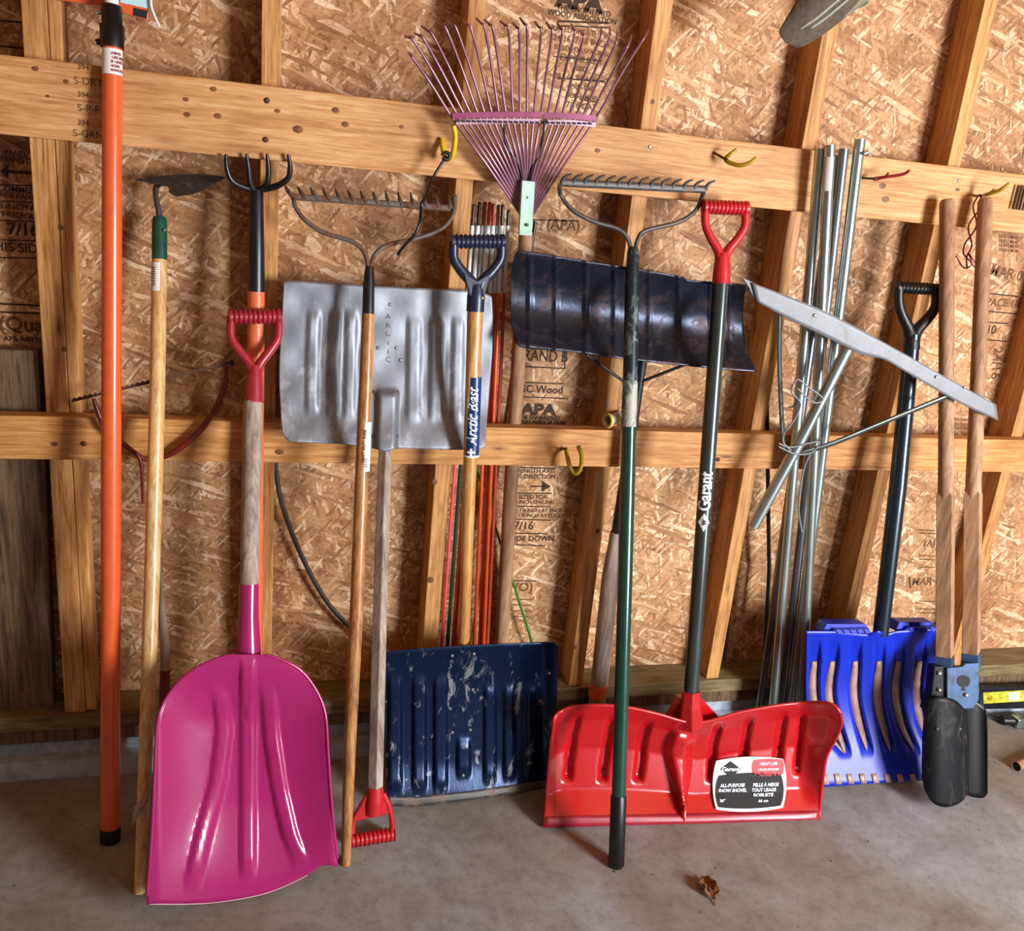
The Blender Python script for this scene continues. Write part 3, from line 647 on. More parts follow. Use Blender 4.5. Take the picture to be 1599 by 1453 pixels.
for k in range(7):
    a = math.pi*(.1+.8*k/6)
    mp = around(A, B, rpx(24, A), 1, .0011); c0 = (-.004, -.0)
    t.part('starburst_ray', MB().add([mp(c0[0]+.002*math.sin(a), .003+.002*math.cos(a)), mp(c0[0]+.016*math.cos(a), .004+.012*math.sin(a)), mp(c0[0]-.002*math.sin(a), .003)], [(0, 1, 2)]), m_lwhite, parent=lb)
rb = [rib(617, 15, 1060, 1228), rib(655, 15, 1060, 1228), rib(688, 15, 1060, 1228), rib(765, 13, 1075, 1215), rib(795, 12, 1075, 1210), rib(830, 12, 1075, 1205), rib(724, 15, 1158, 1206)]
def hn(x, y):
    v = (y-1005)/250; low = sstep(.7, 1, v)*.018; side = sstep(845, 872, x)+sstep(616, 598, x)*0
    return low-.026*math.sin(math.pi*min(1, max(0, v))**.8)+.009*sum(r(x, y) for r in rb)+.035*side*(1-v*.6)+.012*sstep(.85, 0, v)*(1-sstep(0, .25, v))
nb = sheet(pl, spl([(598, 1024), (610, 1017), (700, 1009), (800, 1004), (860, 1002), (872, 1008)]), spl([(606, 1257), (650, 1258), (740, 1247), (800, 1239), (862, 1228)]),
           spl([(598, 1024), (599, 1100), (602, 1180), (606, 1257)]), spl([(872, 1008), (870, 1080), (866, 1160), (862, 1228)]), hn, 120, 56)
t.part('blade', nb, m_navy, solid=.002)
t.part('wear_edge', sheet(pl, [(606, 1243), (650, 1244), (740, 1234), (862, 1216)], [(606, 1258), (650, 1259), (740, 1248), (862, 1229)], [(606, 1243), (606, 1258)], [(862, 1216), (862, 1229)], lambda x, y: hn(x, y)+.0025, 60, 3), m_steel, solid=.001)
for x, y in ((706, 1023), (740, 1020), (704, 1080), (738, 1076), (706, 1143), (734, 1139), (723, 1210), (858, 1050)):
    t.part('rivet', MB().disc(pl.at(x, y, hn(x, y)), pl.n, .0042, .003), m_iron)

# 10 leaf rake
F = atY(781, 1045, .066); T = atY(820, 370, -.022); pl = Pl(F, T)
t = Thing('leaf_rake', 'mauve wire leaf rake with pale green plate and fanned tines reaching over the top rail', 'rake', F)
t.part('handle', shaft(pl, (781, 1045), (821, 362), 22, 22), m_phd)
t.part('socket_plate', MB().box(atY(822, 325, -.075), rpx(20, T)*2, .012, rpx(80, T)*1.98, (pl.l, pl.n, pl.a)), m_mint, bevel=.001)
for y in (308, 351): t.part('rivet', MB().disc(atY(823, y, -.0812), pl.n, .0035, .002), m_steel)
pr = Pl(atY(822, 330, -.045), atY(818, 180, -.095))
tips = [((644, 90), (638, 83)), ((645, 62), (632, 56)), ((661, 60), (648, 52)), ((676, 55), (658, 41)), ((698, 48), (681, 31)), ((713, 46), (699, 32)), ((736, 46), (723, 31)), ((757, 44), (744, 29)), ((770, 46), (757, 31)), ((794, 46), (781, 33)),
        ((811, 50), (801, 36)), ((823, 46), (812, 28)), ((845, 50), (835, 34)), ((862, 52), (853, 35)), ((878, 53), (870, 36)), ((897, 54), (892, 38)), ((911, 60), (906, 48)), ((937, 60), (939, 42)), ((951, 62), (952, 42)), ((960, 72), (964, 50)), ((976, 80), (986, 55)), ((1000, 68), (1012, 47))]
nt_ = len(tips)
for k, (bd, tp) in enumerate(tips):
    u = k/(nt_-1); xb = 709+(926-709)*u; yb = 180+4*abs(u-.5)*2-2+u*4; c = abs(u-.5)*2
    xp = 813+19*u; yp = 287+48*c
    pts = [(xp, yp, 0), (xp+(xb-xp)*.5, yp+(yb-yp)*.5, .012), (xb, yb+6, 0), (xb+(bd[0]-xb)*.55, yb+(bd[1]-yb)*.55, .0), (bd[0], bd[1], .01), ((bd[0]+tp[0])/2+1, (bd[1]+tp[1])/2, .006), (tp[0], tp[1], -.02)]
    t.part('tine', pathpx(pr, pts, [4.6, 4.4, 4.4, 4.4, 4.4, 4.2, 3.6], n=6, k=4), m_mauve)
for sd, x0, x1, xm in ((0, 706, 845, 0), (1, 849, 930, 0)):
    pts = [pr.at(x0, 181 if not sd else 180, .004), pr.at((x0+x1)/2, 179+sd*2, .004), pr.at(x1, 179+sd*6, .004)]
    t.part('spreader_bar', MB().tube(smoothpath(pts), rpx(12, pts[0]), 4, flat=(Vector((0, 1, 0)), .5), smooth=False), m_bar)
    pts = [pr.at(x0+6, 191, .004), pr.at((x0+x1)/2, 189+sd*2, .004), pr.at(x1, 189+sd*6, .004)]
    t.part('slotted_strip', MB().tube(smoothpath(pts), rpx(10, pts[0]), 4, flat=(Vector((0, 1, 0)), .35), smooth=False), plain('pale_mauve_strip', 'b894a8', .4, .2))
for k in range(26): 
    x = 716+(922-716)*k/25; t.part('slot', MB().box(pr.at(x, 189+4*k/25, .0085), .006, .002, .004), m_ink)
t.part('brace', pathpx(pr, [(787, 195, .012), (790, 225, .012), (806, 250, .012), (814, 270, .012), (816, 288, .012)], 4, n=6), m_blacksteel)
t.part('brace', pathpx(pr, [(850, 188, .012), (848, 215, .012), (840, 245, .012), (831, 262, .012), (829, 288, .012)], 4, n=6), m_blacksteel)

# 11 black snow pusher upside down
F = atZ(920, 1170); T = atY(1003, 560, -.105); pl = Pl(F, T, (1, -.02, 0))
t = Thing('snow_pusher', 'worn black steel curved pusher blade held up high on a wooden handle', 'shovel', F)
rbk = [rib(x, 4, 400, 560, 8) for x in (827, 868, 915, 960, 1014, 1060, 1110, 1140)]
def hk(x, y):
    yt = float(np.interp(x, [800, 985, 1175], [392, 418, 445])); yb2 = float(np.interp(x, [800, 985, 1180], [535, 561, 580])); v = (y-yt)/(yb2-yt)
    return -.065*math.sin(math.pi*min(1, max(0, v)))+.015*v+.004*sum(r(x, y) for r in rbk)
kb = sheet(pl, spl([(803, 400), (812, 392), (850, 396), (900, 405), (985, 418), (1065, 432), (1075, 437), (1165, 444)]), spl([(806, 532), (818, 543), (900, 550), (975, 560), (1100, 574), (1181, 580)]),
           spl([(803, 400), (798, 430), (797, 480), (800, 515), (806, 532)]), spl([(1165, 444), (1160, 490), (1163, 530), (1172, 560), (1181, 580)]), hk, 110, 40)
t.part('blade', kb, m_rustblk, solid=.0025)
t.part('tube', shaft(pl, (1004, 556), (963, 834), 15, 18, h=-.02), m_blacksteel)
t.part('handle', MB().tube([pl.at(x, y, -.02) for x, y in ((963, 830), (953, 900), (943, 1000), (935, 1072), (925, 1165))], [rpx(w, F) for w in (18, 25, 27, 26, 25)], 18), m_greyh)
t.part('orange_band', shaft(pl, (936.5, 1066), (932, 1085), 28, 28, h=-.02), m_orangew)
for a, b in (((915, 553), (978, 598)), ((1075, 567), (1003, 595))): t.part('brace', pathpx(pl, [(*a, .01), ((a[0]+b[0])/2, (a[1]+b[1])/2, 0), (*b, -.01)], 5, n=8), m_blacksteel)

# 12 green bow rake
F = atZ(962, 1353); T = atY(988, 295, -.085); pl = Pl(F, T)
t = Thing('bow_rake', 'level-headed steel rake on a dark green tubular handle with black grip', 'rake', F)
t.part('handle', MB().tube([pl.at(x, y) for x, y in ((966, 1246), (976, 900), (984, 594))], [rpx(w, F) for w in (22, 23, 23)], 20), m_dgreen)
t.part('grip', MB().tube([pl.at(x, y) for x, y in ((962.5, 1353), (962.5, 1349), (966, 1243), (966, 1240))], [rpx(w, F) for w in (19, 25, 25, 22)], 20), m_black)
t.part('ferrule', MB().tube([pl.at(x, y) for x, y in ((984, 600), (987, 440), (988.5, 395), (988.5, 386))], [rpx(w, T) for w in (23.5, 22, 19, 15)], 20), worn('worn_ferrule', '26353c', '7c8484', .6, 40, .35, .4))
lb = t.part('label', band(pl, (981.5, 666), (984, 594), 24), worn('torn_label', 'b4b4aa', '2a4a44', .54, 40, .5))
bowrake(t, pl, ((877, 285), (1101, 296), 13), 14,
        [[(986, 394), (980, 372), (964, 357), (925, 345), (893, 327), (876, 304), (874, 288, .03)], [(991, 394), (996, 374), (1008, 360), (1058, 347), (1085, 330), (1096, 308), (1100, 294, .03)]], None, m_steel, 7,
        lambda u, x, y: [(x, y, .03), (x+3, y-6, .035), (x+8, y-11, .04), (x+16, y-14, .045)])

# 13 red snow shovel
F = atZ(1062, 1286); T = atY(1133, 322, -.105); pl = Pl(F, T, (.692, -.060, 0))
t = Thing('snow_shovel', 'wide bright red plastic snow shovel with red grip, grey tube and printed sticker', 'shovel', F)
dgrip(t, pl, 1096, 1169, 324, 23, (1128, 398), 26, (1126, 443), 29, m_redgrip, arm=11, nr=11, slope=3)
t.part('tube', shaft(pl, (1125.5, 440), (1078, 1092), 25, 23), m_tube)
A, B = pl.at(1098.5, 812), pl.at(1105.5, 718); r = rpx(25, A)
t.part('brand_print', printed(around(A, B, r, 1, .0012), 'Garant', .041, .0011, 1, .78), m_lwhite)
C0 = pl.at(1099, 812); mp = around(pl.at(1098.3, 829), pl.at(1100, 797), r, 1, .0012)
t.part('diamond_mark', MB().add([mp(a, b) for a, b in ((-.022, 0), (0, -.013), (.022, 0), (0, .013))], [(0, 1, 2, 3)]), m_lwhite)
mp2 = around(pl.at(1098.3, 829), pl.at(1100, 797), r, 1, .0018)
t.part('diamond_inner', printed(mp2, 'w', .018, .0005, 1), m_ink)
dk = [rib(interp([(905, 1100), (893, 1150), (886, 1215)]), 11, 1115, 1215, 8), rib(interp([(960, 1100), (948, 1150), (940, 1215)]), 11, 1118, 1216, 8), rib(interp([(1018, 1110), (1003, 1150), (996, 1215)]), 12, 1128, 1216, 8),
      rib(interp([(1125, 1120), (1113, 1160), (1110, 1215)]), 11, 1132, 1216, 8), rib(interp([(1172, 1110), (1162, 1160), (1158, 1215)]), 11, 1122, 1216, 8), rib(interp([(1226, 1100), (1216, 1160), (1212, 1210)]), 11, 1115, 1210, 8), rib(interp([(1256, 1100), (1248, 1160), (1244, 1205)]), 8, 1115, 1205, 8)]
cen = lambda x, y: max(0, 1-abs(x-float(np.interp(y, [1120, 1170, 1262], [1075, 1058, 1068])))/(22*(1-sstep(1160, 1275, y)*.95)+1))
TOPR = spl([(864, 1128), (868, 1116), (884, 1106), (905, 1102), (945, 1101), (985, 1105), (1030, 1115), (1060, 1124), (1085, 1128), (1112, 1124), (1150, 1113), (1185, 1106), (1230, 1099), (1280, 1096), (1302, 1101), (1312, 1112)])
topy = interp([(p[1], p[0]) for p in TOPR])
def hr(x, y):
    yt = topy(x); v = min(1, max(0, (y-yt)/(1287-yt)))
    prof = float(np.interp(v, [0, .12, .35, .7, .93, 1], [.005, -.03, -.062, -.045, -.006, .0]))
    end = sstep(1245, 1315, x)*.075*(1-sstep(.55, 1, v)) + sstep(880, 855, x)*.02*(1-v)
    return prof+end-.017*sum(r_(x, y) for r_ in dk)+.03*min(1, cen(x, y)*1.5)*sstep(.02, .2, v)*(1-sstep(.8, 1, v))
redb = sheet(pl, TOPR, [(850, 1291), (1060, 1286), (1279, 1281)], spl([(864, 1128), (859, 1170), (854, 1230), (850, 1291)]), spl([(1312, 1112), (1314, 1130), (1304, 1155), (1291, 1180), (1285, 1215), (1281, 1250), (1279, 1281)]), hr, 150, 64)
t.part('blade', redb, m_red, solid=.004)
t.part('rim', MB().tube([redb.v[i] for i in range(151)], .0042, 8).tube([redb.v[j*151] for j in range(65)], .0035, 8).tube([redb.v[j*151+150] for j in range(65)], .0042, 8), m_red)
t.part('wear_strip', sheet(pl, [(851, 1274), (1060, 1270), (1280, 1265)], [(850, 1291), (1060, 1286), (1279, 1281)], [(851, 1274), (850, 1291)], [(1280, 1265), (1279, 1281)], lambda x, y: hr(x, y)+.003, 60, 3), m_crim, solid=.001)
P = [pl.at(x, y, h) for x, y, h in ((1067, 1092, .0), (1092, 1088, .0), (1125, 1128, -.02), (1050, 1128, -.02))]
t.part('socket', MB().tube([pl.at(1079, 1078), pl.at(1078, 1100), pl.at(1077, 1126, -.02)], [rpx(w, F) for w in (30, 33, 48)], 6, smooth=False).prism([pl.at(1062, 1090, -.01), pl.at(1094, 1088, -.01), pl.at(1135, 1132, -.03), pl.at(1040, 1132, -.03)], -pl.n*.03), m_red, bevel=.003)
# sticker
def stk(x, y): return hr(x, y)*0+max(hr(x, y), hst(x, y))
def hst(x, y): 
    yt = 1112; v = min(1, max(0, (y-yt)/(1287-yt))); return float(np.interp(v, [0, .12, .35, .7, .93, 1], [.005, -.03, -.058, -.043, -.006, .0]))+.004
def outl(cx, cyy, rx, ry, n=28, p=3.2):
    o = []
    for i in range(n):
        a = 2*math.pi*i/n; c_, s_ = math.cos(a), math.sin(a); o.append((cx+rx*abs(c_)**(2/p)*(1 if c_ > 0 else -1), cyy+ry*abs(s_)**(2/p)*(1 if s_ > 0 else -1)))
    return o
def stickpatch(x0, x1, y0, y1, inset, lift, nn=16):
    mb = MB(); vs = []
    for j in range(nn+1):
        for i in range(nn+1):
            u, v = i/nn*2-1, j/nn*2-1
            # square to squircle
            a, b = u*math.sqrt(1-v*v*.18), v*math.sqrt(1-u*u*.22)
            x = (x0+x1)/2+(x1-x0)/2*a; y = (y0+y1)/2+(y1-y0)/2*b + 3*(x-1170)/-110
            vs.append(pl.at(x, y, hst(x, y)+lift))
    w = nn+1
    return mb.add(vs, [(j*w+i, j*w+i+1, (j+1)*w+i+1, (j+1)*w+i) for j in range(nn) for i in range(nn)], True)
lb = t.part('sticker', stickpatch(1113, 1228, 1181, 1267, 0, .001), m_white)
t.part('sticker_red_panel', stickpatch(1174, 1224, 1185, 1212, 0, .0018), m_lred, parent=lb)
t.part('sticker_black_panel', stickpatch(1117, 1224, 1206, 1262, 0, .0018), m_ink, parent=lb)
t.part('sticker_badge', MB().add([pl.at(x, y, hst(x, y)+.0028) for x, y in ((1125, 1201), (1141, 1188), (1157, 1200), (1142, 1213))], [(0, 1, 2, 3)]), m_ink, parent=lb)
def st(s, x, y, hp_, mat, sx=1, bold=.03):
    sz = rpx(hp_*2, F)*1.35
    def mp(u, v):
        P0 = pl.at(x, y, hst(x, y)+.0034); return P0+pl.l*u+pl.a*v
    t.part('sticker_print', printed(mp, s, sz, bold*sz, 0, sx), mat, parent=lb)
st('Garant', 1141, 1201, 8, m_lwhite); st('ALL-PURPOSE', 1144, 1226, 6, m_lwhite, .85); st('SNOW SHOVEL', 1144, 1234, 6, m_lwhite, .85)
st('PELLE À NEIGE', 1196, 1225, 6, m_lwhite, .85); st('TOUT USAGE', 1193, 1233, 6, m_lwhite, .85); st('ROBUSTE', 1192, 1241, 6, m_lwhite)
st('26"', 1128, 1250, 5, m_lwhite); st('66 cm', 1192, 1250, 5, m_lwhite); st('HEAVY USE', 1200, 1192, 5, m_lwhite, .9); st('USAGE INTENSIF', 1200, 1201, 4, m_lwhite, .9)
t.part('hardware_clip', MB().box(pl.at(1243, 1200, hr(1243, 1200)+.002), .014, .003, .014, (pl.l, pl.n, pl.a)), m_white, bevel=.002)

# 14 galvanised poles
pipes = [((1296, 226), (1252, 1095), 17, m_galv, (-.096, -.145), 'bright pale pole, the only one standing right of the bundle near the floor'), ((1281, 232), (1208, 1095), 17, m_galv, (-.070, -.105), 'pale pole at the left of the bundle top'),
         ((1318, 232), (1222, 1095), 15, m_galvd, (-.068, -.085), 'dull dark pole between the pale ones'), ((1343, 217), (1237, 1095), 17, m_galv, (-.072, -.108), 'tallest pole with a spring button, at the right of the bundle top'), ((1308, 242), (1187, 1098), 15, m_galvd, (-.050, -.062), 'dull pole whose foot is leftmost of the bundle')]
for k, (a, b, w, m, Y, lab) in enumerate(pipes):
    A = atY(a[0], a[1], Y[0]); B = atY(b[0], b[1], Y[1])
    d = (B-A).normalized(); Ft = A+d*((A.z-.004)/-d.z); p = Pl(Ft, A)
    t = Thing('metal_pole', 'galvanised '+lab, 'pole', Ft, 'bundle of roof rake poles')
    r = rpx(w, A)
    t.part('tube', MB().tube([Ft, Ft.lerp(A, .5), A], [r, r, r], 20, caps=False).tube([A, Ft], [r*.88, r*.88], 16, caps=False), m)
    if k in (1, 3):
        c = A.lerp(Ft, .02); t.part('pin', MB().tube([c-Vector((.0, .02, 0)), c+Vector((.012, -.02, .006))], .004, 8), m_iron)
    if k == 0: t.part('sticker', band(p, (1291, 298), (1295, 245), 17, -.9, .9), plain('grey_sticker', 'b8b8b4', .6))

# 15 roof rake
pb = Pl(atY(1175, 823, -.135), atY(1175, 440, -.150), (1, -.115, 0))
t = Thing('roof_rake', 'long flat grey metal roof rake head on a short pole, lying diagonally across the poles', 'rake', pb.at(1175, 823))
up = spl([(1174, 441), (1230, 462), (1300, 491), (1400, 545), (1480, 590), (1555, 631)]); lo = spl([(1182, 471), (1230, 497), (1290, 526), (1345, 553), (1380, 561), (1420, 584), (1500, 630), (1558, 656)])
bl = t.part('blade', sheet(pb, up, lo, [up[0], lo[0]], [up[-1], lo[-1]], lambda x, y: .01, 60, 6), m_greymet, solid=.003)
t.part('end_flange', MB().prism([pb.at(x, y, .0) for x, y in ((1157, 432), (1174, 440), (1182, 470), (1176, 466), (1168, 448))], pb.n*.006), m_greymet, bevel=.001)
t.part('brace', pathpx(pb, [(1218, 488, 0), (1217, 560, -.005), (1220, 640, -.005), (1224, 706, 0)], 8, n=8, flat=(Vector((0, 1, 0)), .4)), m_tube)
t.part('brace', pathpx(pb, [(1480, 618, 0), (1390, 655, -.002), (1300, 692, 0), (1252, 706, .0)], 9, n=8, flat=(Vector((0, 1, 0)), .4)), m_tube)
t.part('pole', MB().tube([pb.at(1323, 545, -.005), pb.at(1250, 687, .006), pb.at(1176, 822, .012)], rpx(18, pb.F), 18), m_galv)
for x, y in ((1272, 492), (1462, 588), (1506, 604)): t.part('bolt', MB().disc(pb.at(x, y, .012), pb.n, .004, .003), m_iron)
t = Thing('tie_wire', 'pale wire looped around the poles below the roof rake', 'wire', pb.at(1250, 710))
for pts in ([(1240, 600), (1246, 592), (1262, 604), (1285, 622), (1270, 628), (1245, 606)], [(1216, 697), (1228, 703), (1245, 709), (1268, 706), (1279, 690), (1262, 692), (1235, 698), (1216, 692)], [(1240, 598), (1236, 612), (1250, 630), (1240, 655), (1225, 675), (1223, 690), (1235, 703)], [(1265, 708), (1256, 730), (1250, 760), (1247, 795), (1252, 830)], [(1246, 620), (1242, 632), (1232, 636)]):
    t.part('wire_strand', pathpx(pb, pts, 3, .022, n=6), m_greymet if pts[0][0] != 1246 else m_dark)

# 16 blue snow shovel
F = atZ(1366, 1222); T = atY(1432, 446, -.075); pl = Pl(F, T, (1, -.09, 0))
t = Thing('snow_shovel', 'bright blue plastic snow shovel with black grip and dark slate tube', 'shovel', F)
dgrip(t, pl, 1397, 1468, 450, 19, (1424, 520), 24, (1423, 545), 26, m_black, arm=13, nr=12, slope=4)
t.part('tube', MB().tube([pl.at(x, y) for x, y in ((1425, 522), (1402, 760), (1375, 990))], [rpx(w, F) for w in (22, 25, 23)], 20), m_slate)
bribs = [(1282, 1040, 1310), (1320, 0, 0)]
def stripe(xs): return interp(xs)
ST = [[(1272, 1030), (1270, 1080), (1283, 1130), (1318, 1176)], [(1301, 1028), (1295, 1080), (1305, 1130), (1320, 1176)], [(1336, 1030), (1334, 1080), (1340, 1120), (1354, 1172)],
      [(1373, 1035), (1370, 1090), (1378, 1130), (1390, 1172)], [(1404, 1030), (1399, 1080), (1408, 1130), (1427, 1172)], [(1437, 1028), (1432, 1080), (1440, 1130), (1460, 1170)]]
ST = [spl(s, 5) for s in ST]
fst = [rib(interp(s), 14, 1010, 1165, 20) for s in ST]
def hb(x, y):
    v = (y-985)/235
    return -.055*math.sin(math.pi*min(1, max(0, v))**.9)+.012-.015*sum(f(x, y) for f in fst)+.01*gauss(x, 1372, 14)*sstep(.9, .2, v)*(1-v)
bb = sheet(pl, [(1259, 985), (1300, 985), (1355, 990), (1372, 984), (1385, 989), (1398, 985), (1440, 981), (1468, 979)], [(1268, 1229), (1350, 1223), (1440, 1218), (1474, 1216)], [(1259, 985), (1258, 1060), (1262, 1150), (1268, 1229)], [(1468, 979), (1468, 1060), (1471, 1150), (1474, 1216)], hb, 130, 50)
t.part('blade', bb, m_blue, solid=.004)
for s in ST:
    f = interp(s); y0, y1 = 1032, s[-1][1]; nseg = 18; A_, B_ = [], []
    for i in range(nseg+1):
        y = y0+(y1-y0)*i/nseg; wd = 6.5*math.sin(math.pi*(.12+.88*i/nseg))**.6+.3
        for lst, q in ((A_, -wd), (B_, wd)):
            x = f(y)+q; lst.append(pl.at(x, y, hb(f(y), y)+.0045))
    mb = MB(); mb.add(A_+B_, [(i, i+1, nseg+2+i, nseg+1+i) for i in range(nseg)], True); t.part('rib_reflection', mb, m_tan, solid=.0008)  # floor reflection in the rib, painted as a tan strip
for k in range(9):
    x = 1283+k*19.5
    t.part('tan_tooth', sheet(pl, [(x, 1208), (x+8, 1207.5)], [(x+3, 1225-k*.7), (x+12, 1224.5-k*.7)], [(x, 1208), (x+3, 1225-k*.7)], [(x+8, 1207.5), (x+12, 1224.5-k*.7)], lambda a, b: hb(a, b)+.0035, 3, 3), m_tan, solid=.001)  # small tan patch on the blade's bottom edge
for x0, x1, yy in ((1284, 1358, 974), (1398, 1462, 971)):
    st_ = t.part('foot_step', MB().prism([pl.at(x, y, .0) for x, y in ((x0, yy+14), (x0+6, yy), (x1-6, yy), (x1, yy+14))], -pl.n*.04).prism([pl.at(x, y, .012) for x, y in ((x0+14, yy+15), (x0+20, yy+8), (x1, yy+7), (x1+3, yy+15))], -pl.n*.012), m_blue, bevel=.002)
    for k in range(5):
        x = x0+20+k*11; t.part('step_tooth', MB().prism([pl.at(a, b, .0125) for a, b in ((x, yy+8), (x+9, yy+8), (x+4.5, yy+15))], pl.n*.004), m_blue, parent=st_)

# 17 post hole digger
F = atZ(1478, 1257); T = atY(1478, 320, -.078); pl = Pl(F, T, (1, -.1, 0))
t = Thing('post_hole_digger', 'clamshell post hole digger with two long wooden handles at the far right', 'digger', F)
def phh(xs, lab):
    P = [pl.at(x, y) for x, y in xs]; rr = [rpx(w, P[0]) for w in (18, 22, 22.5, 23)]
    h_ = t.part('handle', MB().tube(smoothpath([P[0], P[1], P[2]], 4), [rr[0]]+[rr[1]]*8, 18), m_phd)
    return h_
for top_, mid, bot_, sh in (((1479, 311), (1477, 760), (1475, 1045), 0), ((1539, 309), (1520, 758), (1516, 1040), 1)):
    A, B, C_ = pl.at(*top_), pl.at(*mid), pl.at(*bot_); r = rpx(22, B)
    h_ = t.part('handle', MB().tube([A+(B-A)*.0, A+(B-A)*.012, A.lerp(B, .5), B, B.lerp(C_, .06)], [r*.7, r, r, r*1.05, r*1.1], 20), m_phd)
    ax = (B-C_).normalized(); s1 = Vector((1, 0, 0)); s1 = (s1-ax*s1.dot(ax)).normalized(); s2 = ax.cross(s1)
    ang = math.radians(38); X = (s1*math.cos(ang)+s2*math.sin(ang)); Y_ = ax.cross(X)
    q = rpx(32, B)*.72; vs = []
    for P, k in ((B+ax*.0, .55), (B.lerp(C_, .05), 1), (C_, 1.0)):
        vs += [P+X*q*k*a+Y_*q*k*b for a, b in ((-1, -1), (1, -1), (1, 1), (-1, 1))]
    sq = t.part('square_shank', MB().add(vs, [(i*4+j, i*4+(j+1) % 4, i*4+4+(j+1) % 4, i*4+4+j) for i in range(2) for j in range(4)]+[(0, 1, 2, 3), (8, 9, 10, 11)]), m_phd, bevel=.0015)
    vs = [P+X*q*1.05*a+Y_*q*1.05*b for P in (B.lerp(C_, .92), B.lerp(C_, 1.01)) for a, b in ((-1, -1), (1, -1), (1, 1), (-1, 1))]
    t.part('painted_end', MB().add(vs, [(0, 1, 2, 3), (4, 5, 6, 7)]+[(j, (j+1) % 4, 4+(j+1) % 4, 4+j) for j in range(4)]), m_phdblue)
t.part('side_strap', MB().prism([pl.at(x, y, .018) for x, y in ((1459, 1040), (1479, 1040), (1480, 1110), (1446, 1110), (1455, 1080))], -pl.n*.03), m_phdblk, bevel=.003)
t.part('bracket', MB().prism([pl.at(x, y, .028) for x, y in ((1479, 1043), (1503, 1041), (1507, 1036), (1530, 1035), (1529, 1092), (1520, 1106), (1479, 1108))], -pl.n*.012), m_phdblue, bevel=.002)
t.part('keyhole', MB().prism([pl.at(x, y, .0295) for x, y in outl(1505, 1063, 10, 9, 16, 2.4)], -pl.n*.0005), m_ink)
t.part('keyhole', MB().prism([pl.at(x, y, .0295) for x, y in ((1502, 1078), (1505, 1070), (1508, 1078))], -pl.n*.0005), m_ink)
t.part('pivot_bolt', MB().disc(pl.at(1508, 1084, .029), pl.n, .006, .006), m_iron)
for x, y in ((1466, 1050), (1466, 1076)): t.part('bolt', MB().disc(pl.at(x, y, .019), pl.n, .006, .006), m_iron)
def clam(xl, xr, y0, y1, cx, hh, taper):
    def h(x, y):
        u = max(-1, min(1, (x-cx)/((xr-xl)/2))); return hh*math.sqrt(max(0, 1-u*u*.95))
    return h
hc = clam(1440, 1513, 1095, 1262, 1477, .042, 0)
cl1 = sheet(pl, spl([(1447, 1092), (1465, 1088), (1490, 1092), (1509, 1110)]), spl([(1446, 1236), (1456, 1252), (1472, 1259), (1490, 1257), (1505, 1247), (1509, 1236)]), spl([(1447, 1092), (1442, 1130), (1440, 1190), (1442, 1222), (1446, 1236)]), spl([(1509, 1110), (1512, 1150), (1512, 1200), (1509, 1236)]), hc, 30, 24)
t.part('clam_blade', cl1, m_phdblk, solid=.003, label='dirty steel clam blade facing forward')
hc2 = clam(1494, 1543, 1095, 1245, 1520, -.03, 0)
cl2 = sheet(pl, spl([(1494, 1098), (1510, 1094), (1524, 1093), (1541, 1110)]), spl([(1512, 1238), (1516, 1243), (1535, 1245), (1542, 1238)]), spl([(1494, 1098), (1508, 1120), (1511, 1180), (1512, 1238)]), spl([(1541, 1110), (1542, 1150), (1542, 1200), (1542, 1238)]), lambda x, y: hc2(x, y)+.005, 20, 20)
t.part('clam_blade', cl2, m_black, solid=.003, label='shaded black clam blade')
for x, y in ((1463, 1137), (1498, 1137)): t.part('rivet', MB().disc(pl.at(x, y, hc(x, y)+.001), pl.n, .005, .004), m_steel)

# 18 hooks screwed into the rails
pk = Pl(atY(900, 800, RAIL-.04), atY(900, 200, RAIL-.04))
def hook(lab, pts, w, mat, stem=None):
    t = Thing('screw_hook', lab, 'hook', pk.at(pts[len(pts)//2][0], pts[len(pts)//2][1]), 'vinyl coated screw hooks on the rails')
    t.part('hook_arm', pathpx(pk, pts, w, n=10), mat)
    if stem:
        a, b = stem; t.part('screw_shank', MB().tube([atY(a[0], a[1], RAIL+.004), pk.at(*b)], [.0025, .003], 8), m_ironb)
hook('yellow hook beside the leaf rake bar with a black strap tied on', [(708, 196, .035), (711, 212, .03), (709, 232, .02), (704, 246, .005), (697, 248, -.01), (692, 235, -.02), (690, 217, -.035)], 8, m_yellow)
hook('yellow hook on the upper board above the red grip', [(1150, 233), (1141, 240), (1133, 248, -.01), (1140, 254), (1156, 258, .02), (1170, 254, .03), (1181, 246, .035)], [5, 6, 7, 7, 7, 6, 5], m_ochre, ((1112, 237), (1136, 250)))
hook('dark red hook on the upper board right of the tall poles', [(1387, 270, .02), (1383, 275, .01), (1372, 279, -.005), (1366, 279, -.01), (1385, 276, .01), (1410, 272, .03), (1420, 266, .04)], [3, 4, 5, 6, 5, 5, 4], m_redv, ((1345, 278), (1368, 279)))
hook('yellow hook right of the digger handles holding a twisted red wire', [(1553, 295, .02), (1546, 301, .005), (1535, 305, -.01), (1548, 302, .01), (1563, 296, .03), (1576, 286, .04)], [4, 5, 5, 6, 6, 5], m_ochre, ((1522, 306), (1536, 305)))
hook('yellow hook on the lower board left of the green handle', [(884, 700, -.03), (886, 712, -.01), (891, 731, .005), (900, 739, .015), (907, 728, .025), (908, 710, .035), (903, 697, .04)], 7, m_ochre, ((875, 701), (884, 700)))
t = Thing('black_strap', 'thin black strap knotted to the yellow hook and hanging past the rake teeth', 'strap', pk.at(620, 385, .03))
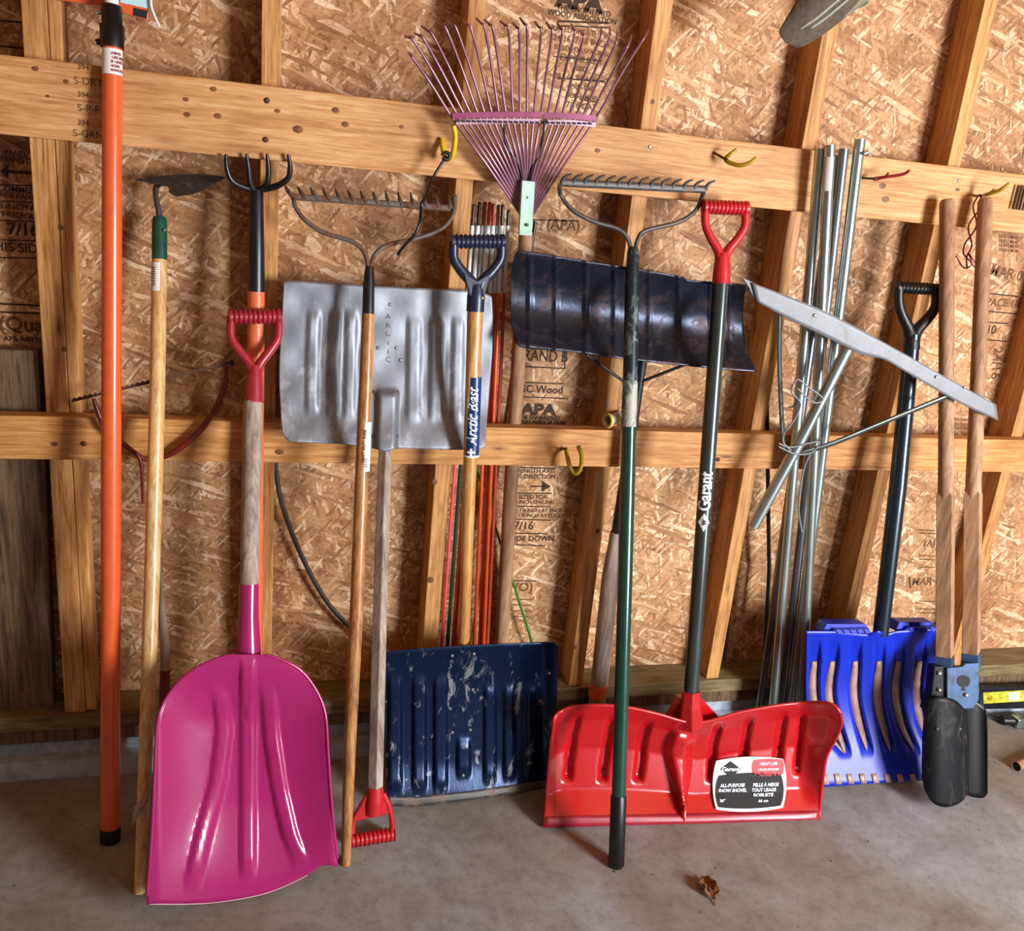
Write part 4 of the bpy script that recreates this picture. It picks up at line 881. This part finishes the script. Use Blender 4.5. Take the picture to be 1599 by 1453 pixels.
t.part('strap', MB().tube(smoothpath([pk.at(x, y, h) for x, y, h in ((697, 244, .01), (688, 258, .01), (676, 278, .015), (665, 305, .05), (658, 320, .07), (656, 345, .05), (648, 365, .05), (630, 385, .04), (621, 398, .03))]), .0021, 8, flat=(Vector((1, 0, .3)), 1.5)), m_black)
t.part('knot', MB().tube(smoothpath([pk.at(x, y, .015) for x, y in ((690, 243), (697, 238), (703, 243), (697, 249), (691, 246))]), .004, 8), m_black)
t = Thing('twisted_wire', 'thin red twisted wire hanging from the far right yellow hook', 'wire', pk.at(1515, 415))
for s in (0, 1):
    pts = [(1530+6*math.sin(k*.9+s*math.pi)-k*2.2*(k < 10)-(22 if k >= 10 else 0)+(0 if k < 11 else (k-10)*4), 303+k*9.5) for k in range(13)]
    t.part('wire_strand', pathpx(pk, pts, 2.4, -.01, n=6, k=4), m_redv)
t.part('wire_strand', pathpx(pk, [(1500, 412), (1493, 400), (1505, 418), (1518, 412), (1512, 395), (1528, 418)], 2.2, -.01, n=6), m_redv)

# 19 bow saw
ps = Pl(atY(250, 800, RAIL-.022), atY(250, 560, RAIL-.022))
t = Thing('bow_saw', 'old bow saw with dark red curved frame hanging across the lower board', 'saw', ps.at(222, 785))
bm_ = MB(); n = 62; up_, lo_ = [], []
for i in range(n+1):
    u = i/n; x = 112+(366-112)*u; y = 626+(565-626)*u; up_.append((x, y-2.2-(2.6 if i % 2 else 0))); lo_.append((x, y+1.8))
bm_.prism([ps.at(*p) for p in up_]+[ps.at(*p) for p in reversed(lo_)], ps.n*.0015)
t.part('saw_blade', bm_, m_ironb)
t.part('frame', pathpx(ps, [(353, 571, -.002), (351, 598), (338, 635), (312, 672), (280, 700), (255, 713), (232, 718), (215, 710), (192, 692), (165, 668), (152, 640), (146, 622, -.002)], [7, 9, 10, 10, 10, 9, 8, 8, 8, 9, 8, 6]), m_sawred)
t.part('tension_lever', pathpx(ps, [(212, 705, .01), (220, 722, .01), (222, 750, .008), (223, 785, .005)], [5, 6, 5, 4]), m_sawred)
t.part('blade_pin', MB().disc(ps.at(362, 566), ps.n, .006, .006), m_dark)

# 20 odds and ends in the bays
pbay = Pl(atY(500, 950, .06), atY(500, 700, .055))
single('rubber_strip', 'curved black rubber strip against the strand board, right of the fork', 'strip', MB().tube(smoothpath([pbay.at(x, y) for x, y in ((428, 690), (432, 740), (440, 785), (460, 842), (488, 902), (515, 945), (548, 980), (565, 992))]), .0062, 8, flat=(Vector((0, 1, 0)), .5)), m_dark)
P = atY(951, 656, -.035)
t = Thing('plastic_pipe', 'short ivory pipe with yellow rim lying on the lower board behind the green handle', 'pipe', P)
d = Vector((.8, .35, .12)).normalized()
t.part('tube', MB().tube([P, P+d*.075], .0135, 20, caps=False).tube([P, P+d*.075], .011, 20, caps=False), m_ivory)
rp = [P-d*.004+(Vector((0, 0, 1))*math.cos(a)+d.cross(Vector((0, 0, 1))).normalized()*math.sin(a))*.015 for a in [2*math.pi*i/20 for i in range(21)]]
t.part('rim', MB().tube(rp, .0042, 8), plain('pale_yellow_rim', 'cdbf62', .4))
t.part('bore', MB().disc(P+d*.012, -d, .011, .001), m_ink)
single('dark_rod', 'thin black rod standing behind the poles beside the fifth stud', 'rod', MB().tube([atY(1197, 600, .03), atY(1201, 890, .03), atY(1190, 1100, .0)], .0055, 10), m_slate)
single('black_stake', 'short black stake just left of the fifth stud foot', 'stake', MB().tube([atY(1140, 930, .03), atY(1131, 1030, .04)], .006, 8), m_black)
# weathered boards in the left bay
def slab(name, lab, pts, Y, th, mat):
    P = [atY(x, y, Y) for x, y in pts]; return single(name, lab, 'board', MB().prism(P, Vector((0, th, 0))), mat, bevel=.002)
slab('weathered_board', 'wide grey-brown weathered board standing in the left bay behind the lower rail', [(-90, 542), (58, 548), (70, 720), (84, 1118), (-90, 1132)], .030, .036, m_greywood)
# far right corner
pr_ = atY(1560, 1085, -.01)
t = Thing('spirit_level', 'black spirit level with yellow sticker resting on the base plate at the right edge', 'level', atY(1570, 1098, -.03))
pq = Pl(atY(1570, 1100, -.03), atY(1570, 1000, -.03))
t.part('body', flatpx(pq, [(1526, 1068), (1680, 1064), (1680, 1098), (1530, 1101)], .022), m_blacksteel, bevel=.002)
t.part('sticker', flatpx(pq, [(1535, 1081), (1600, 1077), (1601, 1094), (1536, 1098)], .001, .0222), plain('yellow_sticker', 'c9c43a', .5, var=.25, scale=50))
t.part('vial', MB().disc(pq.at(1546, 1089, .0235), pq.n, .009, .002), m_ochre)
t.part('sticker_print', flatpx(pq, [(1574, 1081), (1592, 1080), (1592, 1092), (1575, 1094)], .0006, .0234), m_white)
t = Thing('clamp_head', 'dark metal clamp with a silver block on the floor at the right edge', 'clamp', atZ(1570, 1130))
cb = atZ(1575, 1130)
t.part('jaw', MB().tube([cb+Vector((-.03, 0, .016)), cb+Vector((.005, -.005, .016))], [.014, .016], 12), m_black)
t.part('block', MB().box(cb+Vector((.04, -.012, .018)), .075, .035, .03), m_galv, bevel=.003)
t.part('bar', MB().box(cb+Vector((.06, -.05, .006)), .30, .012, .006, (Vector((.75, -.66, 0)).normalized(), Vector((.66, .75, 0)).normalized(), Vector((0, 0, 1)))), m_galvd)
e = atZ(1585, 1203)
t = Thing('cut_pipe', 'cut end of a dark brown metal pipe lying on the floor at the right edge', 'pipe', e)
t.part('tube', MB().tube([e+Vector((0, 0, .014)), e+Vector((.25, .08, .014))], .013, 16, caps=False), m_phd); t.part('bore', MB().disc(e+Vector((.004, 0, .014)), (-1, -.3, 0), .0125, .001), m_ink)
a_ = atZ(892, 1105); 
t = Thing('cable', 'short white cable with black plug on the floor behind the blades', 'cable', a_)
t.part('cord', MB().tube(smoothpath([atZ(873, 1096, .02), atZ(885, 1101, .008), a_+Vector((0, 0, .006)), atZ(915, 1118, .004)]), .004, 8), m_white)
t.part('plug', MB().tube([atZ(862, 1090, .024), atZ(874, 1097, .02)], [.005, .008], 10), m_black)
rr = random.Random(9)
for k, (x, y, s, lab) in enumerate(((1062, 1066, .022, 'pale lump of debris on the base plate left of the fifth stud'), (1120, 1068, .03, 'greyish lump of debris at the fifth stud foot'), (1142, 1100, .03, 'bluish broken mortar lump on the floor behind the red blade'))):
    c0 = atZ(x, y, .09 if y < 1090 else .02); bm = bmesh.new(); bmesh.ops.create_icosphere(bm, subdivisions=2, radius=1)
    vs = [c0+Vector((v.co.x*s*1.4, v.co.y*s*.8, v.co.z*s*.4))*rr.uniform(.8, 1.15) if False else c0+Vector((v.co.x*s*1.4*rr.uniform(.85, 1.1), v.co.y*s*.6, v.co.z*s*.4*rr.uniform(.8, 1.1))) for v in bm.verts]
    fs = [tuple(v.index for v in f.verts) for f in bm.faces]; bm.free()
    single('debris_lump', lab, 'rubble', MB().add(vs, fs), m_curb if k != 1 else m_greywood, 'debris along the base plate')
# dry leaf
c0 = atZ(1105, 1390); t = Thing('dry_leaf', 'small curled dry brown leaf on the concrete in front of the red shovel', 'leaf', c0)
vs = []; nn = 8
for j in range(nn+1):
    for i in range(nn+1):
        u, v = i/nn*2-1, j/nn*2-1; w = .022*(1-v*v)**.6*(1+.25*math.sin(9*v))
        vs.append(c0+Vector((u*w*.8, v*.034, .003+.016*abs(u)**1.3*(1-v*v)+.004*math.sin(7*v+3*u)+.003)))
t.part('leaf_blade', MB().add(vs, [(j*9+i, j*9+i+1, (j+1)*9+i+1, (j+1)*9+i) for j in range(nn) for i in range(nn)]), m_leaf, solid=.0006)
t.part('stalk', MB().tube([c0+Vector((0, -.03, .004)), c0+Vector((-.004, -.045, .002))], .0012, 6), m_leaf)
t.part('pale_vein', MB().tube([c0+Vector((0, -.03, .008)), c0+Vector((.002, .0, .008)), c0+Vector((0, .03, .008))], .0016, 6), m_tan)
# 21 fabric bag hanging top right
pg = Pl(atY(1290, 60, -.16), atY(1290, -60, -.2))
t = Thing('fabric_bag', 'narrow grey-brown fabric bag end with piped seams hanging at the top right', 'bag', pg.at(1235, 70))
A0 = [(1262, -60), (1247, -5), (1232, 22), (1219, 44), (1217, 53), (1226, 66)]; B0 = [(1420, -60), (1358, -2), (1328, 20), (1292, 48), (1262, 68), (1246, 74)]
top_ = [(1262, -60), (1340, -60), (1420, -60)]; bot_ = [(1226, 66), (1236, 71), (1246, 74)]
t.part('body', sheet(pg, top_, bot_, spl(A0), spl(B0), lambda x, y: .05*max(0, 1-((x+ y*.9-1300)/75)**2), 30, 24), m_fabd, solid=.004)
t.part('side_panel', sheet(pg, [(1400, -60), (1420, -60)], [(1240, 71), (1246, 74)], spl([(1400, -60), (1320, 0), (1290, 25), (1262, 46), (1240, 71)]), spl(B0), lambda x, y: .035, 8, 20), m_fabric, solid=.004)
for off in (0, 14): t.part('piping', pathpx(pg, [(1395-off, -60, .05), (1320-off, 2, .05), (1290-off, 27, .05), (1262-off, 47, .048), (1238-off*.4, 68-off*.5, .04)], 5, n=8), m_piping)
t.part('strap_tab', flatpx(pg, [(1335, -2), (1356, -6), (1352, 6), (1340, 12), (1328, 14)], .006, .03), plain('green_tab', '4a5a44', .8))
e0, e1, e2 = pg.at(1330, -58, .02), pg.at(1420, -58, .02), atY(1352, -150, -.004)
t.part('hanging_strap', MB().tube([e0, e2, e1], .006, 8), m_fabric)
t.part('nail', MB().tube([e2+Vector((0, .004, 0)), e2-Vector((0, .02, 0))], .003, 8), m_iron)
